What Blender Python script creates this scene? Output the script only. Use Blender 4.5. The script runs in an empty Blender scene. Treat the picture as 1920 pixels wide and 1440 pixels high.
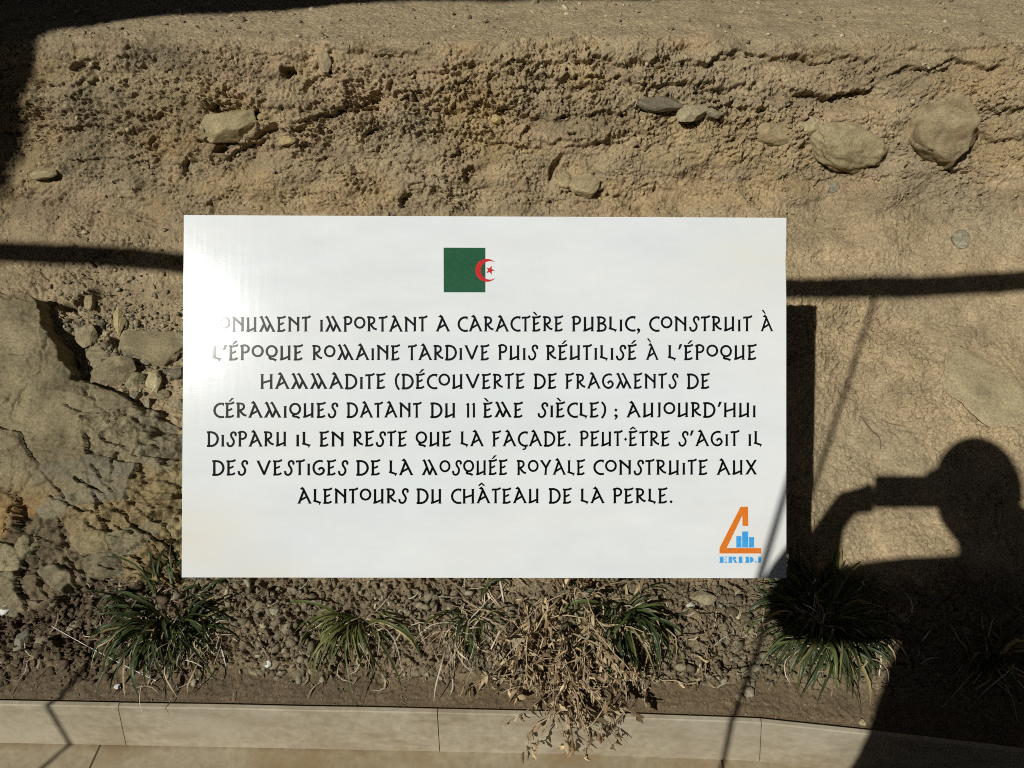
import bpy, bmesh, math, random
import numpy as np
from mathutils import Vector, Matrix, noise as mnoise
from mathutils.geometry import tessellate_polygon

rng = np.random.default_rng(7)
random.seed(7)
SC = bpy.context.scene
COL = SC.collection

# ------------------------------------------------------------------ camera, sky, sun, exposure
PITCH = math.radians(35.0); CAM_H = 1.55; FPX = 1442.0      # photo is 1920 px wide
CAM_C = np.array([0.0, 0.0, CAM_H])
AX_R = np.array([1.0, 0, 0]); AX_U = np.array([0, math.sin(PITCH), math.cos(PITCH)])
AX_W = np.array([0, math.cos(PITCH), -math.sin(PITCH)])
cam = bpy.data.cameras.new("camera"); cam_o = bpy.data.objects.new("camera", cam); COL.objects.link(cam_o)
cam.sensor_width = 36.0; cam.lens = 36.0 * FPX / 1920.0; cam.clip_start = 0.01; cam.clip_end = 500
cam_o.location = CAM_C; cam_o.rotation_euler = (math.pi / 2 - PITCH, 0, 0)
SC.camera = cam_o

SUN_DIR = np.array([0.42861575, 0.66605503, -0.61045822])    # the way the light travels
SUN_EL = math.asin(-SUN_DIR[2])
SUN_STRENGTH = 5.0
SKY_STRENGTH = 0.05
SC.cycles.use_denoising = False; SC.cycles.filter_width = 1.0
SC.view_settings.view_transform = 'Standard'; SC.view_settings.look = 'None'
SC.view_settings.exposure = -0.45; SC.view_settings.gamma = 1.0
world = bpy.data.worlds.new("World"); SC.world = world; world.use_nodes = True
wn = world.node_tree; wn.nodes.clear()
sky = wn.nodes.new("ShaderNodeTexSky"); sky.sky_type = 'NISHITA'; sky.sun_disc = False
sky.sun_elevation = SUN_EL
sky.sun_rotation = math.atan2(-SUN_DIR[0], -SUN_DIR[1])
bg = wn.nodes.new("ShaderNodeBackground"); bg.inputs[1].default_value = SKY_STRENGTH
wo = wn.nodes.new("ShaderNodeOutputWorld")
wn.links.new(sky.outputs[0], bg.inputs[0]); wn.links.new(bg.outputs[0], wo.inputs[0])
sun = bpy.data.lights.new("sun", 'SUN'); sun.energy = SUN_STRENGTH; sun.angle = math.radians(0.45)
sun.color = (1.0, 0.965, 0.90)
sun_o = bpy.data.objects.new("sun", sun); COL.objects.link(sun_o)
sun_o.rotation_euler = Vector(SUN_DIR).to_track_quat('-Z', 'Y').to_euler()
sun_o.location = (-4, -6, 6)

# ------------------------------------------------------------------ geometry helpers
def ray(px, py):
    return AX_R * ((px - 960) / FPX) - AX_U * ((py - 720) / FPX) + AX_W

def project(P):
    v = P - CAM_C
    d = v @ AX_W
    return 960 + FPX * (v @ AX_R) / d, 720 - FPX * (v @ AX_U) / d

def on_z(px, py, z):
    d = ray(px, py); t = (z - CAM_H) / d[2]
    return CAM_C + t * d

def tag(o, label=None, cat=None, group=None, kind=None):
    if label: o["label"] = label
    if cat: o["category"] = cat
    if group: o["group"] = group
    if kind: o["kind"] = kind
    return o

def empty(name, loc, label, cat, group=None):
    o = bpy.data.objects.new(name, None); COL.objects.link(o); o.location = loc
    o.empty_display_size = 0.05
    return tag(o, label, cat, group)

def link_mesh(name, me, mat=None, parent=None, smooth=False):
    o = bpy.data.objects.new(name, me); COL.objects.link(o)
    if mat: me.materials.append(mat)
    if parent is not None: o.parent = parent
    if smooth: me.polygons.foreach_set("use_smooth", np.ones(len(me.polygons), dtype=bool))
    return o

def np_mesh(name, V, faces, cols=None, attr="tint"):
    """V (n,3), faces list of equal-length index arrays (m,k)."""
    me = bpy.data.meshes.new(name)
    V = np.asarray(V, dtype=np.float32); F = np.asarray(faces, dtype=np.int32)
    k = F.shape[1]
    me.vertices.add(len(V)); me.vertices.foreach_set("co", V.ravel())
    me.loops.add(F.size); me.loops.foreach_set("vertex_index", F.ravel())
    me.polygons.add(len(F)); me.polygons.foreach_set("loop_start", np.arange(0, F.size, k, dtype=np.int32))
    me.polygons.foreach_set("loop_total", np.full(len(F), k, dtype=np.int32))
    me.update(calc_edges=True)
    if cols is not None:
        a = me.attributes.new(attr, 'FLOAT_COLOR', 'POINT')
        c = np.ones((len(V), 4), dtype=np.float32); c[:, :3] = cols
        a.data.foreach_set("color", c.ravel())
    return me

def bm_mesh(name, bm):
    bmesh.ops.recalc_face_normals(bm, faces=bm.faces[:])
    me = bpy.data.meshes.new(name); bm.to_mesh(me); bm.free(); return me

def box_bm(bm, lo, hi, bev=0.0, M=None):
    r = bmesh.ops.create_cube(bm, size=1.0)
    vs = r["verts"]
    for v in vs:
        v.co = Vector([lo[i] + (v.co[i] + 0.5) * (hi[i] - lo[i]) for i in range(3)])
    if bev:
        es = list({e for v in vs for e in v.link_edges})
        q = bmesh.ops.bevel(bm, geom=es, offset=bev, segments=2, affect='EDGES')
        vs = list({v for f in q["faces"] for v in f.verts} | {v for v in vs if v.is_valid})
    if M is not None:
        for v in vs: v.co = M @ v.co
    return vs

# ------------------------------------------------------------------ numpy noise
def _hash(ix, iy, seed):
    h = (ix.astype(np.int64) * 374761393 + iy.astype(np.int64) * 668265263 + seed * 1274126177) & 0xFFFFFFFF
    h = ((h ^ (h >> 13)) * 1274126177) & 0xFFFFFFFF
    h = (h ^ (h >> 16)) & 0xFFFFFFFF
    return h
def perlin(x, y, seed=0):
    xi = np.floor(x); yi = np.floor(y); fx = x - xi; fy = y - yi
    u = fx * fx * fx * (fx * (fx * 6 - 15) + 10); v = fy * fy * fy * (fy * (fy * 6 - 15) + 10)
    def g(ox, oy):
        a = _hash(xi + ox, yi + oy, seed) * (2 * math.pi / 4294967296.0)
        return np.cos(a) * (fx - ox) + np.sin(a) * (fy - oy)
    n0 = g(0, 0) * (1 - u) + g(1, 0) * u; n1 = g(0, 1) * (1 - u) + g(1, 1) * u
    return (n0 * (1 - v) + n1 * v) * 1.5
def fbm(x, y, oct=4, seed=0, gain=0.5):
    r = np.zeros_like(x); a = 1.0; f = 1.0
    for i in range(oct):
        r += a * perlin(x * f + 17.3 * i, y * f - 9.1 * i, seed + i * 31); a *= gain; f *= 2.03
    return r
def ridged(x, y, oct=3, seed=0):
    r = np.zeros_like(x); a = 1.0; f = 1.0
    for i in range(oct):
        r += a * (1 - np.abs(perlin(x * f, y * f + 5.7 * i, seed + i * 13)) * 2); a *= 0.5; f *= 2.1
    return r
def worley(x, y, seed=0, vec=False):
    xi = np.floor(x); yi = np.floor(y)
    f1 = np.full(x.shape, 9.0); f2 = np.full(x.shape, 9.0); cid = np.zeros(x.shape); vx = np.zeros(x.shape); vy = np.zeros(x.shape)
    for ox in (-1, 0, 1):
        for oy in (-1, 0, 1):
            h = _hash(xi + ox, yi + oy, seed)
            px = xi + ox + (h & 0xFFFF) / 65535.0; py = yi + oy + ((h >> 16) & 0xFFFF) / 65535.0
            d = np.hypot(px - x, py - y)
            c = (_hash(xi + ox, yi + oy, seed + 77) & 0xFFFF) / 65535.0
            near = d < f1
            f2 = np.where(near, f1, np.minimum(f2, d)); cid = np.where(near, c, cid); vx = np.where(near, x - px, vx); vy = np.where(near, y - py, vy); f1 = np.where(near, d, f1)
    return (f1, f2, cid, vx, vy) if vec else (f1, f2, cid)
def sstep(a, b, x):
    t = np.clip((x - a) / (b - a), 0, 1); return t * t * (3 - 2 * t)
def blob(px, py, cx, cy, rx, ry):
    return np.exp(-(((px - cx) / rx) ** 2 + ((py - cy) / ry) ** 2))

# ------------------------------------------------------------------ materials
def new_mat(name):
    m = bpy.data.materials.new(name); m.use_nodes = True
    nt = m.node_tree; nt.nodes.clear()
    out = nt.nodes.new("ShaderNodeOutputMaterial"); b = nt.nodes.new("ShaderNodeBsdfPrincipled")
    nt.links.new(b.outputs[0], out.inputs[0])
    return m, nt, b
def N(nt, t, **kw):
    n = nt.nodes.new(t)
    for k, v in kw.items(): setattr(n, k, v)
    return n
def noise_tex(nt, scale, detail=4, rough=0.6, vec=None):
    n = N(nt, "ShaderNodeTexNoise"); n.inputs["Scale"].default_value = scale
    n.inputs["Detail"].default_value = detail; n.inputs["Roughness"].default_value = rough
    if vec: nt.links.new(vec, n.inputs["Vector"])
    return n
def mapr(nt, src, lo, hi, a=0.3, b=0.7):
    m = N(nt, "ShaderNodeMapRange"); m.inputs[1].default_value = a; m.inputs[2].default_value = b
    m.inputs[3].default_value = lo; m.inputs[4].default_value = hi
    nt.links.new(src, m.inputs[0]); return m.outputs[0]
def mixc(nt, mode, fac, A, B):
    m = N(nt, "ShaderNodeMix", data_type='RGBA', blend_type=mode)
    for sock, val in ((m.inputs[0], fac), (m.inputs[6], A), (m.inputs[7], B)):
        if hasattr(val, "is_linked") or hasattr(val, "links"): nt.links.new(val, sock)
        elif isinstance(val, (tuple, list)): sock.default_value = (*val, 1.0)
        else: sock.default_value = val
    return m.outputs[2]
def bump(nt, b, h, strength, dist, prev=None):
    n = N(nt, "ShaderNodeBump"); n.inputs["Strength"].default_value = strength; n.inputs["Distance"].default_value = dist
    nt.links.new(h, n.inputs["Height"])
    if prev is not None: nt.links.new(prev, n.inputs["Normal"])
    if b is not None: nt.links.new(n.outputs[0], b.inputs["Normal"])
    return n.outputs[0]

def earth_mat(name, grain=1.0, var=0.35, rough=0.95):
    m, nt, b = new_mat(name)
    at = N(nt, "ShaderNodeAttribute", attribute_name="tint")
    tc = N(nt, "ShaderNodeTexCoord"); v = tc.outputs["Object"]
    n1 = noise_tex(nt, 14, 5, 0.65, v); n2 = noise_tex(nt, 190, 3, 0.7, v); n3 = noise_tex(nt, 700, 2, 0.6, v)
    f = mapr(nt, n1.outputs[0], 1 - var * .6, 1 + var * .6)
    f2 = mapr(nt, n2.outputs[0], 1 - var, 1 + var)
    c = mixc(nt, 'MULTIPLY', 1.0, at.outputs["Color"], f)
    c = mixc(nt, 'MULTIPLY', 1.0, c, f2)
    # pale mineral grains
    vo = N(nt, "ShaderNodeTexVoronoi"); vo.inputs["Scale"].default_value = 210; nt.links.new(v, vo.inputs["Vector"])
    wn_ = N(nt, "ShaderNodeTexWhiteNoise"); nt.links.new(vo.outputs["Position"], wn_.inputs["Vector"])
    sel = mapr(nt, wn_.outputs["Value"], 0.0, 0.55, 0.955, 0.96)
    dot = mapr(nt, vo.outputs["Distance"], 1.0, 0.0, 0.22, 0.3)
    mu = N(nt, "ShaderNodeMath", operation='MULTIPLY'); nt.links.new(sel, mu.inputs[0]); nt.links.new(dot, mu.inputs[1])
    c = mixc(nt, 'MIX', mu.outputs[0], c, (0.52, 0.47, 0.36))
    nt.links.new(c, b.inputs["Base Color"])
    b.inputs["Roughness"].default_value = rough; b.inputs["Specular IOR Level"].default_value = 0.15
    p = bump(nt, None, n2.outputs[0], 0.55 * grain, 0.006)
    bump(nt, b, n3.outputs[0], 0.5 * grain, 0.0022, p)
    return m

M_EARTH = earth_mat("earth_dirt")
M_STONE = earth_mat("stone", 0.6, 0.3, 0.85)
M_GRAVEL = earth_mat("gravel", 0.5, 0.3)

def leaf_mat(name, rough, trans=0.3, spec=0.5):
    m, nt, b = new_mat(name)
    at = N(nt, "ShaderNodeAttribute", attribute_name="tint")
    tc = N(nt, "ShaderNodeTexCoord")
    n = noise_tex(nt, 60, 3, 0.6, tc.outputs["Object"])
    c = mixc(nt, 'MULTIPLY', 1.0, at.outputs["Color"], mapr(nt, n.outputs[0], 0.75, 1.25))
    nt.links.new(c, b.inputs["Base Color"])
    b.inputs["Roughness"].default_value = rough; b.inputs["Specular IOR Level"].default_value = spec
    tr = N(nt, "ShaderNodeBsdfTranslucent"); nt.links.new(c, tr.inputs[0])
    mx = N(nt, "ShaderNodeMixShader"); mx.inputs[0].default_value = trans
    out = [x for x in nt.nodes if x.type == 'OUTPUT_MATERIAL'][0]
    nt.links.new(b.outputs[0], mx.inputs[1]); nt.links.new(tr.outputs[0], mx.inputs[2]); nt.links.new(mx.outputs[0], out.inputs[0])
    return m
M_BLADE = leaf_mat("grass_blade", 0.42, 0.25, 0.35)
M_STRAW = leaf_mat("dry_straw", 0.6, 0.2, 0.3)

# ------------------------------------------------------------------ the earth bank (one sheet following a profile)
PROF = [(.905, .133), (.975, .150), (1.19, .275), (1.67, .62), (1.893, .782), (2.044, 1.156), (2.9, 1.215), (4.6, 1.33), (4.95, 2.3), (8.5, 2.7)]
def dense_profile():
    P = np.array(PROF); seg = np.hypot(*np.diff(P, axis=0).T); cum = np.concatenate([[0], np.cumsum(seg)])
    s = np.arange(0, cum[-1], 0.002); y = np.interp(s, cum, P[:, 0]); z = np.interp(s, cum, P[:, 1])
    k = np.exp(-0.5 * (np.arange(-30, 31) / 10.0) ** 2); k /= k.sum()
    def sm(a):
        pad = np.concatenate([2 * a[0] - a[30:0:-1], a, 2 * a[-1] - a[-2:-32:-1]]); return np.convolve(pad, k, 'valid')
    return s, sm(y), sm(z), cum
PS, PY_, PZ_, PCUM = dense_profile()
S_WALL0, S_EDGE = PCUM[4], PCUM[5]

# kerb front top edge (photo rows) -> world y at z = kerb height
KERB_H = 0.14
kpts = np.array([on_z(x, y, KERB_H) for x, y in ((-350, 1315), (0, 1321), (640, 1333), (1100, 1343), (1424, 1355), (1660, 1380), (1920, 1411), (2300, 1458))])
def kerb_y(x):
    return np.interp(x, kpts[:, 0], kpts[:, 1])

def grid_axis(segs):
    out = [segs[0][0]]
    for a, b, d in segs:
        n = max(1, int(round((b - a) / d))); out += list(np.linspace(a, b, n + 1)[1:])
    return np.array(out)
XS = grid_axis([(-7, -2.4, .25), (-2.4, -1.75, .03), (-1.75, 1.8, .0024), (1.8, 2.4, .03), (2.4, 7, .25)])
SS = grid_axis([(0, S_EDGE + .42, .0024), (S_EDGE + .42, S_EDGE + 1.2, .02), (S_EDGE + 1.2, PS[-1] - .05, .2)])
X, S = np.meshgrid(XS, SS)                     # rows = s
by = np.interp(S, PS, PY_); bz = np.interp(S, PS, PZ_)
kshift = kerb_y(X) + .013 - .905
by = by + kshift * (1 - sstep(0.0, .5, S))
ty = np.gradient(PY_, PS); tz = np.gradient(PZ_, PS)
ny = -np.interp(S, PS, tz); nz = np.interp(S, PS, ty)
nl = np.hypot(ny, nz); ny /= nl; nz /= nl
base = np.stack([X, by, bz], -1)
v_ = base - CAM_C
dep = np.maximum(v_ @ AX_W, .05)
PX = 960 + FPX * (v_ @ AX_R) / dep; PYX = 720 - FPX * (v_ @ AX_U) / dep

ledge = sstep(S_EDGE - .02, S_EDGE + .04, S)
wall = sstep(S_WALL0 - .12, S_WALL0 + .02, S) * (1 - ledge)
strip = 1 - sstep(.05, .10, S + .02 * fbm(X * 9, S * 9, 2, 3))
bed = (1 - sstep(.24, .32, S + .05 * fbm(X * 5, S * 5, 2, 4))) * (1 - strip)
rough = np.zeros_like(X)
for cx, cy, rx, ry, a in ((620, 215, 380, 75, .9), (860, 250, 180, 90, .9), (240, 210, 200, 110, .55), (1390, 185, 300, 55, .75), (1250, 120, 160, 50, .6),
                          (1040, 200, 140, 120, .8), (800, 370, 110, 35, .7), (1100, 340, 160, 40, .5), (480, 130, 250, 40, .5), (1690, 120, 150, 60, .4),
                          (1560, 640, 70, 110, .45), (1500, 560, 120, 60, .4), (250, 560, 130, 60, .7), (1450, 240, 160, 60, .5), (1840, 200, 90, 120, .45)):
    rough += a * blob(PX, PYX, cx, cy, rx, ry)
rough *= .75 + .7 * fbm(X * 5, S * 5, 3, 9)
rough = np.clip(rough, 0, 1.15)
smooth_patch = np.clip(blob(PX, PYX, 640, 330, 150, 45) + blob(PX, PYX, 1300, 360, 260, 35) + blob(PX, PYX, 1620, 460, 260, 60) + blob(PX, PYX, 1720, 165, 40, 40), 0, 1)
rough *= 1 - .75 * smooth_patch

wx = X + .012 * fbm(X * 14, S * 14, 3, 21); ws = S + .012 * fbm(X * 14 + 40, S * 14, 3, 22)
h = .030 * fbm(X * 2.0, S * 2.0, 3, 1) * (1 - .85 * strip) * (1 - .6 * ledge)
h += (.010 + .010 * wall) * fbm(X * 8, S * 10, 4, 2) * (1 - .7 * ledge) * (1 - .6 * strip)
def clods(scale, seed, asp=1.0):
    f1, f2, c, dx, dy = worley(wx * scale, ws * scale * asp, seed, True)
    e = sstep(.0, .16, f2 - f1); a = c * 40.0
    return (.5 + .75 * (c - .5) + 1.05 * (dx * np.cos(a) + dy * np.sin(a))) * (.45 + .55 * e) + .15
c1 = clods(20, 5, 2.0); c2 = clods(46, 6, 1.6); c3 = clods(105, 8); c4 = clods(190, 12)
sel1 = sstep(-.05, .28, fbm(X * 5, S * 8, 3, 33)); sel2 = sstep(-.12, .25, fbm(X * 9, S * 12, 3, 34))
h += rough * (.016 * (c1 - .55) * sel1 + .013 * (c2 - .55) * sel2)
h += (.0095 * np.clip(rough, 0, 1) + .0020 * sel2 + .0010 + .0034 * wall * sel1) * (c3 - .5) * (1 - .6 * ledge)
h += (.0042 * np.clip(rough, 0, 1) + .0012 + .0012 * wall + .0012 * bed) * (c4 - .5)
h += (.0035 + .004 * np.clip(rough, 0, 1)) * wall * ridged(X * 26, S * 34, 3, 65) * sel2 * .6
h += bed * (.014 * (c2 - .5) + .011 * (c3 - .5))
# bedding layers on the wall: thin broken ledges
lay = S * 17 + .55 * fbm(X * 2.2, S * 5, 3, 41) + X * .35 + .16 * fbm(X * 24, S * 24, 3, 42)
saw = (lay - np.floor(lay))
lm = sstep(-.05, .35, fbm(X * 3.1, S * 9, 3, 43)) * wall
h += lm * (.25 + .9 * np.clip(rough, 0, 1)) * .017 * (sstep(0, .12, saw) * (1 - saw) - .3)
# drying cracks: thin grooves
cr = np.abs(fbm(wx * 7.5, ws * 10, 4, 51, .6))
crm = np.clip(sstep(.0, .4, fbm(X * 2.7, S * 2.7, 2, 55) + .15) + .9 * blob(PX, PYX, 1570, 610, 90, 70) + .7 * blob(PX, PYX, 1650, 720, 90, 60) + .6 * blob(PX, PYX, 1500, 440, 80, 50), 0, 1) * (1 - ledge) * (1 - strip) * (1 - bed)
h -= (.015 * (1 - sstep(.008, .034, cr))) * crm
h += crm * (1 - wall * .6) * (.0080 * (c2 - .5) * sel2 + .0042 * (c3 - .5))
cr2 = np.abs(fbm(wx * 17, ws * 21, 3, 57, .6))
h -= (.0050 * (1 - sstep(.0, .06, cr2))) * sstep(0, .4, fbm(X * 4, S * 4, 2, 58)) * (1 - ledge) * (1 - strip)
h += .0016 * fbm(X * 70, S * 70, 3, 61) + .0012 * ledge * fbm(X * 40, S * 60, 3, 62) + .0015 * strip * fbm(X * 35, S * 35, 3, 64)
# hollows, slots and steps read off the photograph
wpx = PX + 9 * fbm(X * 16, S * 16, 3, 71); wpy = PYX + 9 * fbm(X * 16 + 9, S * 16, 3, 72)
def pit(cx, cy, rx, ry, d, ang=0.0):
    c, s_ = math.cos(ang), math.sin(ang)
    u = ((wpx - cx) * c + (wpy - cy) * s_) / rx; w = (-(wpx - cx) * s_ + (wpy - cy) * c) / ry
    return -d * (1 - sstep(.55, 1.0, np.hypot(u, w)))
for p in ((542, 138, 16, 8, .05, -.2), (622, 132, 6, 12, .03, -.4), (408, 285, 15, 6, .04, 0), (347, 312, 9, 17, .035, .1), (500, 250, 34, 9, .03, -.55),
          (478, 222, 22, 9, .028, -.7), (1042, 318, 9, 34, .03, .35), (690, 205, 18, 9, .03, 0), (703, 248, 24, 10, .03, -.2), (880, 330, 12, 20, .03, .3),
          (765, 380, 22, 16, .03, -.4), (820, 360, 12, 12, .025, 0), (1070, 250, 11, 6, .025, 0), (655, 165, 20, 6, .025, .3), (735, 160, 8, 14, .025, 0),
          (570, 240, 10, 6, .02, 0), (240, 255, 10, 14, .02, 0), (150, 128, 10, 8, .02, 0), (250, 176, 10, 5, .02, -.2), (1220, 205, 10, 8, .03, .4),
          (160, 558, 40, 18, .11, -.35), (122, 575, 26, 14, .08, 0), (205, 625, 20, 12, .05, 0), (128, 672, 12, 20, .05, -.3), (1345, 190, 16, 5, .02, -.3), (880, 128, 10, 8, .015, 0), (1800, 320, 30, 6, .02, -.2),
          (1210, 345, 10, 5, .012, -.3), (1230, 352, 5, 14, .012, 0), (640, 205, 60, 5, .018, -.35), (440, 290, 40, 8, .018, -.5), (1730, 128, 70, 4, .016, -.3)):
    h += pit(*p)
# overhanging lip lines (right part of the wall)
JAG = fbm(X * 26, S * 26, 3, 73) + .8 * (worley(X * 40, S * 40, 74)[2] - .5)
def lip(pts, d, w):
    global h
    pts = np.array(pts, float)
    yl = np.interp(wpx, pts[:, 0], pts[:, 1]) + 7 * JAG; m = sstep(pts[0, 0], pts[0, 0] + 25, wpx) * (1 - sstep(pts[-1, 0] - 25, pts[-1, 0], wpx))
    below = wpy - yl
    h += m * (-d * sstep(0, 5, below) * (1 - sstep(8, w, below)) + .35 * d * sstep(-w, -2, below) * (1 - sstep(-1, 3, below)))
lip([(1480, 163), (1530, 172), (1590, 170), (1660, 166)], .024, 40)
lip([(1260, 118), (1330, 112), (1390, 92), (1440, 100), (1540, 104), (1640, 112)], .014, 32)
lip([(1000, 110), (1090, 118), (1150, 108), (1240, 122)], .012, 30)
lip([(1640, 135), (1720, 128), (1790, 116), (1880, 128)], .013, 26)
lip([(820, 205), (900, 196), (960, 200), (1000, 210)], .016, 34)
lip([(600, 208), (650, 200), (720, 170)], .02, 34)
lip([(560, 90), (700, 96), (800, 92)], .008, 24)
lip([(360, 262), (420, 266), (480, 270), (520, 255)], .018, 30)
lip([(1030, 350), (1100, 356), (1180, 362)], .012, 24)
for L_ in (([(980, 140), (1060, 146), (1130, 140), (1200, 150)], .01, 26), ([(1180, 165), (1260, 160), (1350, 152), (1420, 160)], .011, 26), ([(1300, 205), (1380, 198), (1450, 205)], .011, 22), ([(1330, 262), (1400, 258), (1440, 262)], .009, 20), ([(1000, 262), (1100, 268), (1190, 262)], .008, 20),
           ([(1660, 205), (1700, 210)], .008, 18), ([(1810, 190), (1860, 205), (1930, 200)], .012, 26), ([(1830, 250), (1880, 262), (1930, 258)], .010, 24), ([(1590, 330), (1660, 326), (1720, 330)], .008, 18), ([(210, 205), (270, 210), (330, 204)], .009, 22), ([(60, 150), (130, 156), (200, 150)], .009, 22), ([(90, 235), (160, 232), (230, 240)], .009, 22),
           ([(560, 150), (640, 146), (700, 152)], .010, 24), ([(720, 128), (800, 136), (880, 130)], .010, 24), ([(760, 250), (840, 246), (930, 254)], .011, 24), ([(540, 290), (600, 296), (660, 292)], .007, 20), ([(1500, 590), (1560, 596), (1640, 590)], .006, 20), ([(1600, 640), (1660, 655), (1700, 690)], .006, 18), ([(1490, 480), (1560, 470), (1620, 478)], .006, 18)):
    lip(*L_)
h += .034 * blob(PX, PYX, 1738, 150, 48, 60) + .026 * blob(PX, PYX, 1590, 222, 80, 26) + .012 * blob(PX, PYX, 1860, 690, 120, 50)
# outcrop sits here: sink the earth a little under it
def poly_sd(px, py, poly):
    poly = np.array(poly, float); d = np.full(px.shape, 1e9); ins = np.zeros(px.shape, bool)
    for (x0, y0), (x1, y1) in zip(poly, np.roll(poly, -1, 0)):
        ex, ey = x1 - x0, y1 - y0; t = np.clip(((px - x0) * ex + (py - y0) * ey) / (ex * ex + ey * ey), 0, 1)
        d = np.minimum(d, np.hypot(px - x0 - t * ex, py - y0 - t * ey))
        c = ((y0 > py) != (y1 > py)) & (px < (x1 - x0) * (py - y0) / (y1 - y0 + 1e-12) + x0); ins ^= c
    return np.where(ins, d, -d)
OUTCROP = [(-520, 540), (-120, 548), (0, 556), (66, 566), (84, 576), (95, 612), (105, 635), (126, 662), (128, 692), (142, 713), (187, 725), (230, 747), (262, 762), (335, 800), (430, 840), (430, 1088), (330, 1112), (235, 1092), (150, 1098), (100, 1150), (40, 1158), (-120, 1160), (-520, 1170)]
osd = poly_sd(PX, PYX, OUTCROP)
h -= .05 * sstep(0, 40, osd)
# rubble trough beside the outcrop
h -= .022 * blob(PX, PYX, 230, 640, 90, 70)
h *= 1 - sstep(S_EDGE + 1.0, S_EDGE + 1.4, S) * .7
h = np.where(S < .012, np.minimum(h, -.002), h)

EV = np.stack([X, by + ny * h, bz + nz * h], -1)

# soil colours (the earth's own colour by layer, plus painted lens darkening at left)
col = np.zeros(X.shape + (3,))
def setc(mask, c):
    global col
    col = col * (1 - mask[..., None]) + np.array(c) * mask[..., None]
setc(np.ones_like(X), (.338, .268, .170))
t1 = sstep(-.3, .5, fbm(X * 3.0, S * 6, 4, 81)); setc(t1 * .6, (.265, .213, .138))
t5 = sstep(.05, .35, fbm(X * 1.7, S * 15 + X, 4, 86)) * wall; setc(t5 * .55, (.215, .17, .112))
t6 = sstep(.1, .5, fbm(X * 16, S * 16, 3, 87)); setc(t6 * .35, (.24, .19, .12))
t2 = sstep(.12, .5, fbm(X * 3.6 + 7, S * 7, 4, 82)) * wall; setc(t2 * .45, (.345, .255, .135))
t3 = sstep(.2, .5, fbm(X * 4.2 + 3, S * 9, 4, 83)) * wall; setc(t3 * .4, (.35, .258, .172))
t4 = sstep(.15, .5, fbm(X * 2.4 + 11, S * 3, 4, 84)); setc(t4 * .5, (.285, .24, .162))
for cx, cy, rx, ry, c in ((1290, 70, 45, 16, (.42, .29, .17)), (400, 90, 60, 22, (.37, .28, .18)), (700, 170, 80, 40, (.37, .28, .19)), (900, 210, 70, 90, (.35, .255, .13)),
                          (330, 270, 80, 25, (.35, .25, .125)), (1360, 290, 140, 30, (.35, .27, .15)), (330, 200, 120, 30, (.27, .21, .12)), (300, 100, 90, 30, (.22, .185, .13)),
                          (1640, 70, 100, 40, (.32, .25, .155)), (1290, 235, 120, 25, (.35, .27, .15))):
    setc(np.clip(blob(wpx, wpy, cx, cy, rx, ry), 0, 1) * .7, c)
setc(ledge * .75, (.30, .245, .16))
low = sstep(1000, 1110, PYX)
setc(bed * .85, (.155, .125, .085))
dark_left = bed * (1 - sstep(150, 420, PX))
setc(dark_left * .8, (.082, .062, .043))
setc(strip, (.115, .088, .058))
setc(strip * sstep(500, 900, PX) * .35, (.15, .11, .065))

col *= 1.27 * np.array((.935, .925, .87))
col *= (1 - .26 * blob(PX, PYX, -40, 330, 420, 330) - .07 * wall)[..., None]  # lens darkening towards the left, painted into the soil colour
nr, nc = X.shape
idx = np.arange(nr * nc).reshape(nr, nc)
FQ = np.stack([idx[:-1, :-1], idx[:-1, 1:], idx[1:, 1:], idx[1:, :-1]], -1).reshape(-1, 4)
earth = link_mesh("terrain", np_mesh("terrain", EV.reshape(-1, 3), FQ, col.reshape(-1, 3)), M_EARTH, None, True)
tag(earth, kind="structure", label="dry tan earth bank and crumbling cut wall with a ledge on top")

NV = np.zeros_like(EV)
def surf(px, py):
    """Displaced bank point, tangent frame at photo pixel (nearest grid vertex)."""
    y0, x0 = None, None
    j = np.argmin(np.abs(PYX[:, nc // 2] - py))
    for _ in range(4):
        i = np.argmin(np.abs(PX[j] - px)); j = np.argmin(np.abs(PYX[:, i] - py))
    return j, i
def frame_at(j, i):
    n = np.array([0, ny[j, i], nz[j, i]]); r = AX_R; u = np.cross(n, r)
    return r, u, n
def at(px, py):
    j, i = surf(px, py); return EV[j, i].copy(), frame_at(j, i), dep[j, i]
def ground_z(x, y):
    k = kerb_y(x) + .013 - .905
    return np.interp(y - k * (1 - sstep(.9, 1.3, y)), PY_[:1200], PZ_[:1200])

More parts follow.
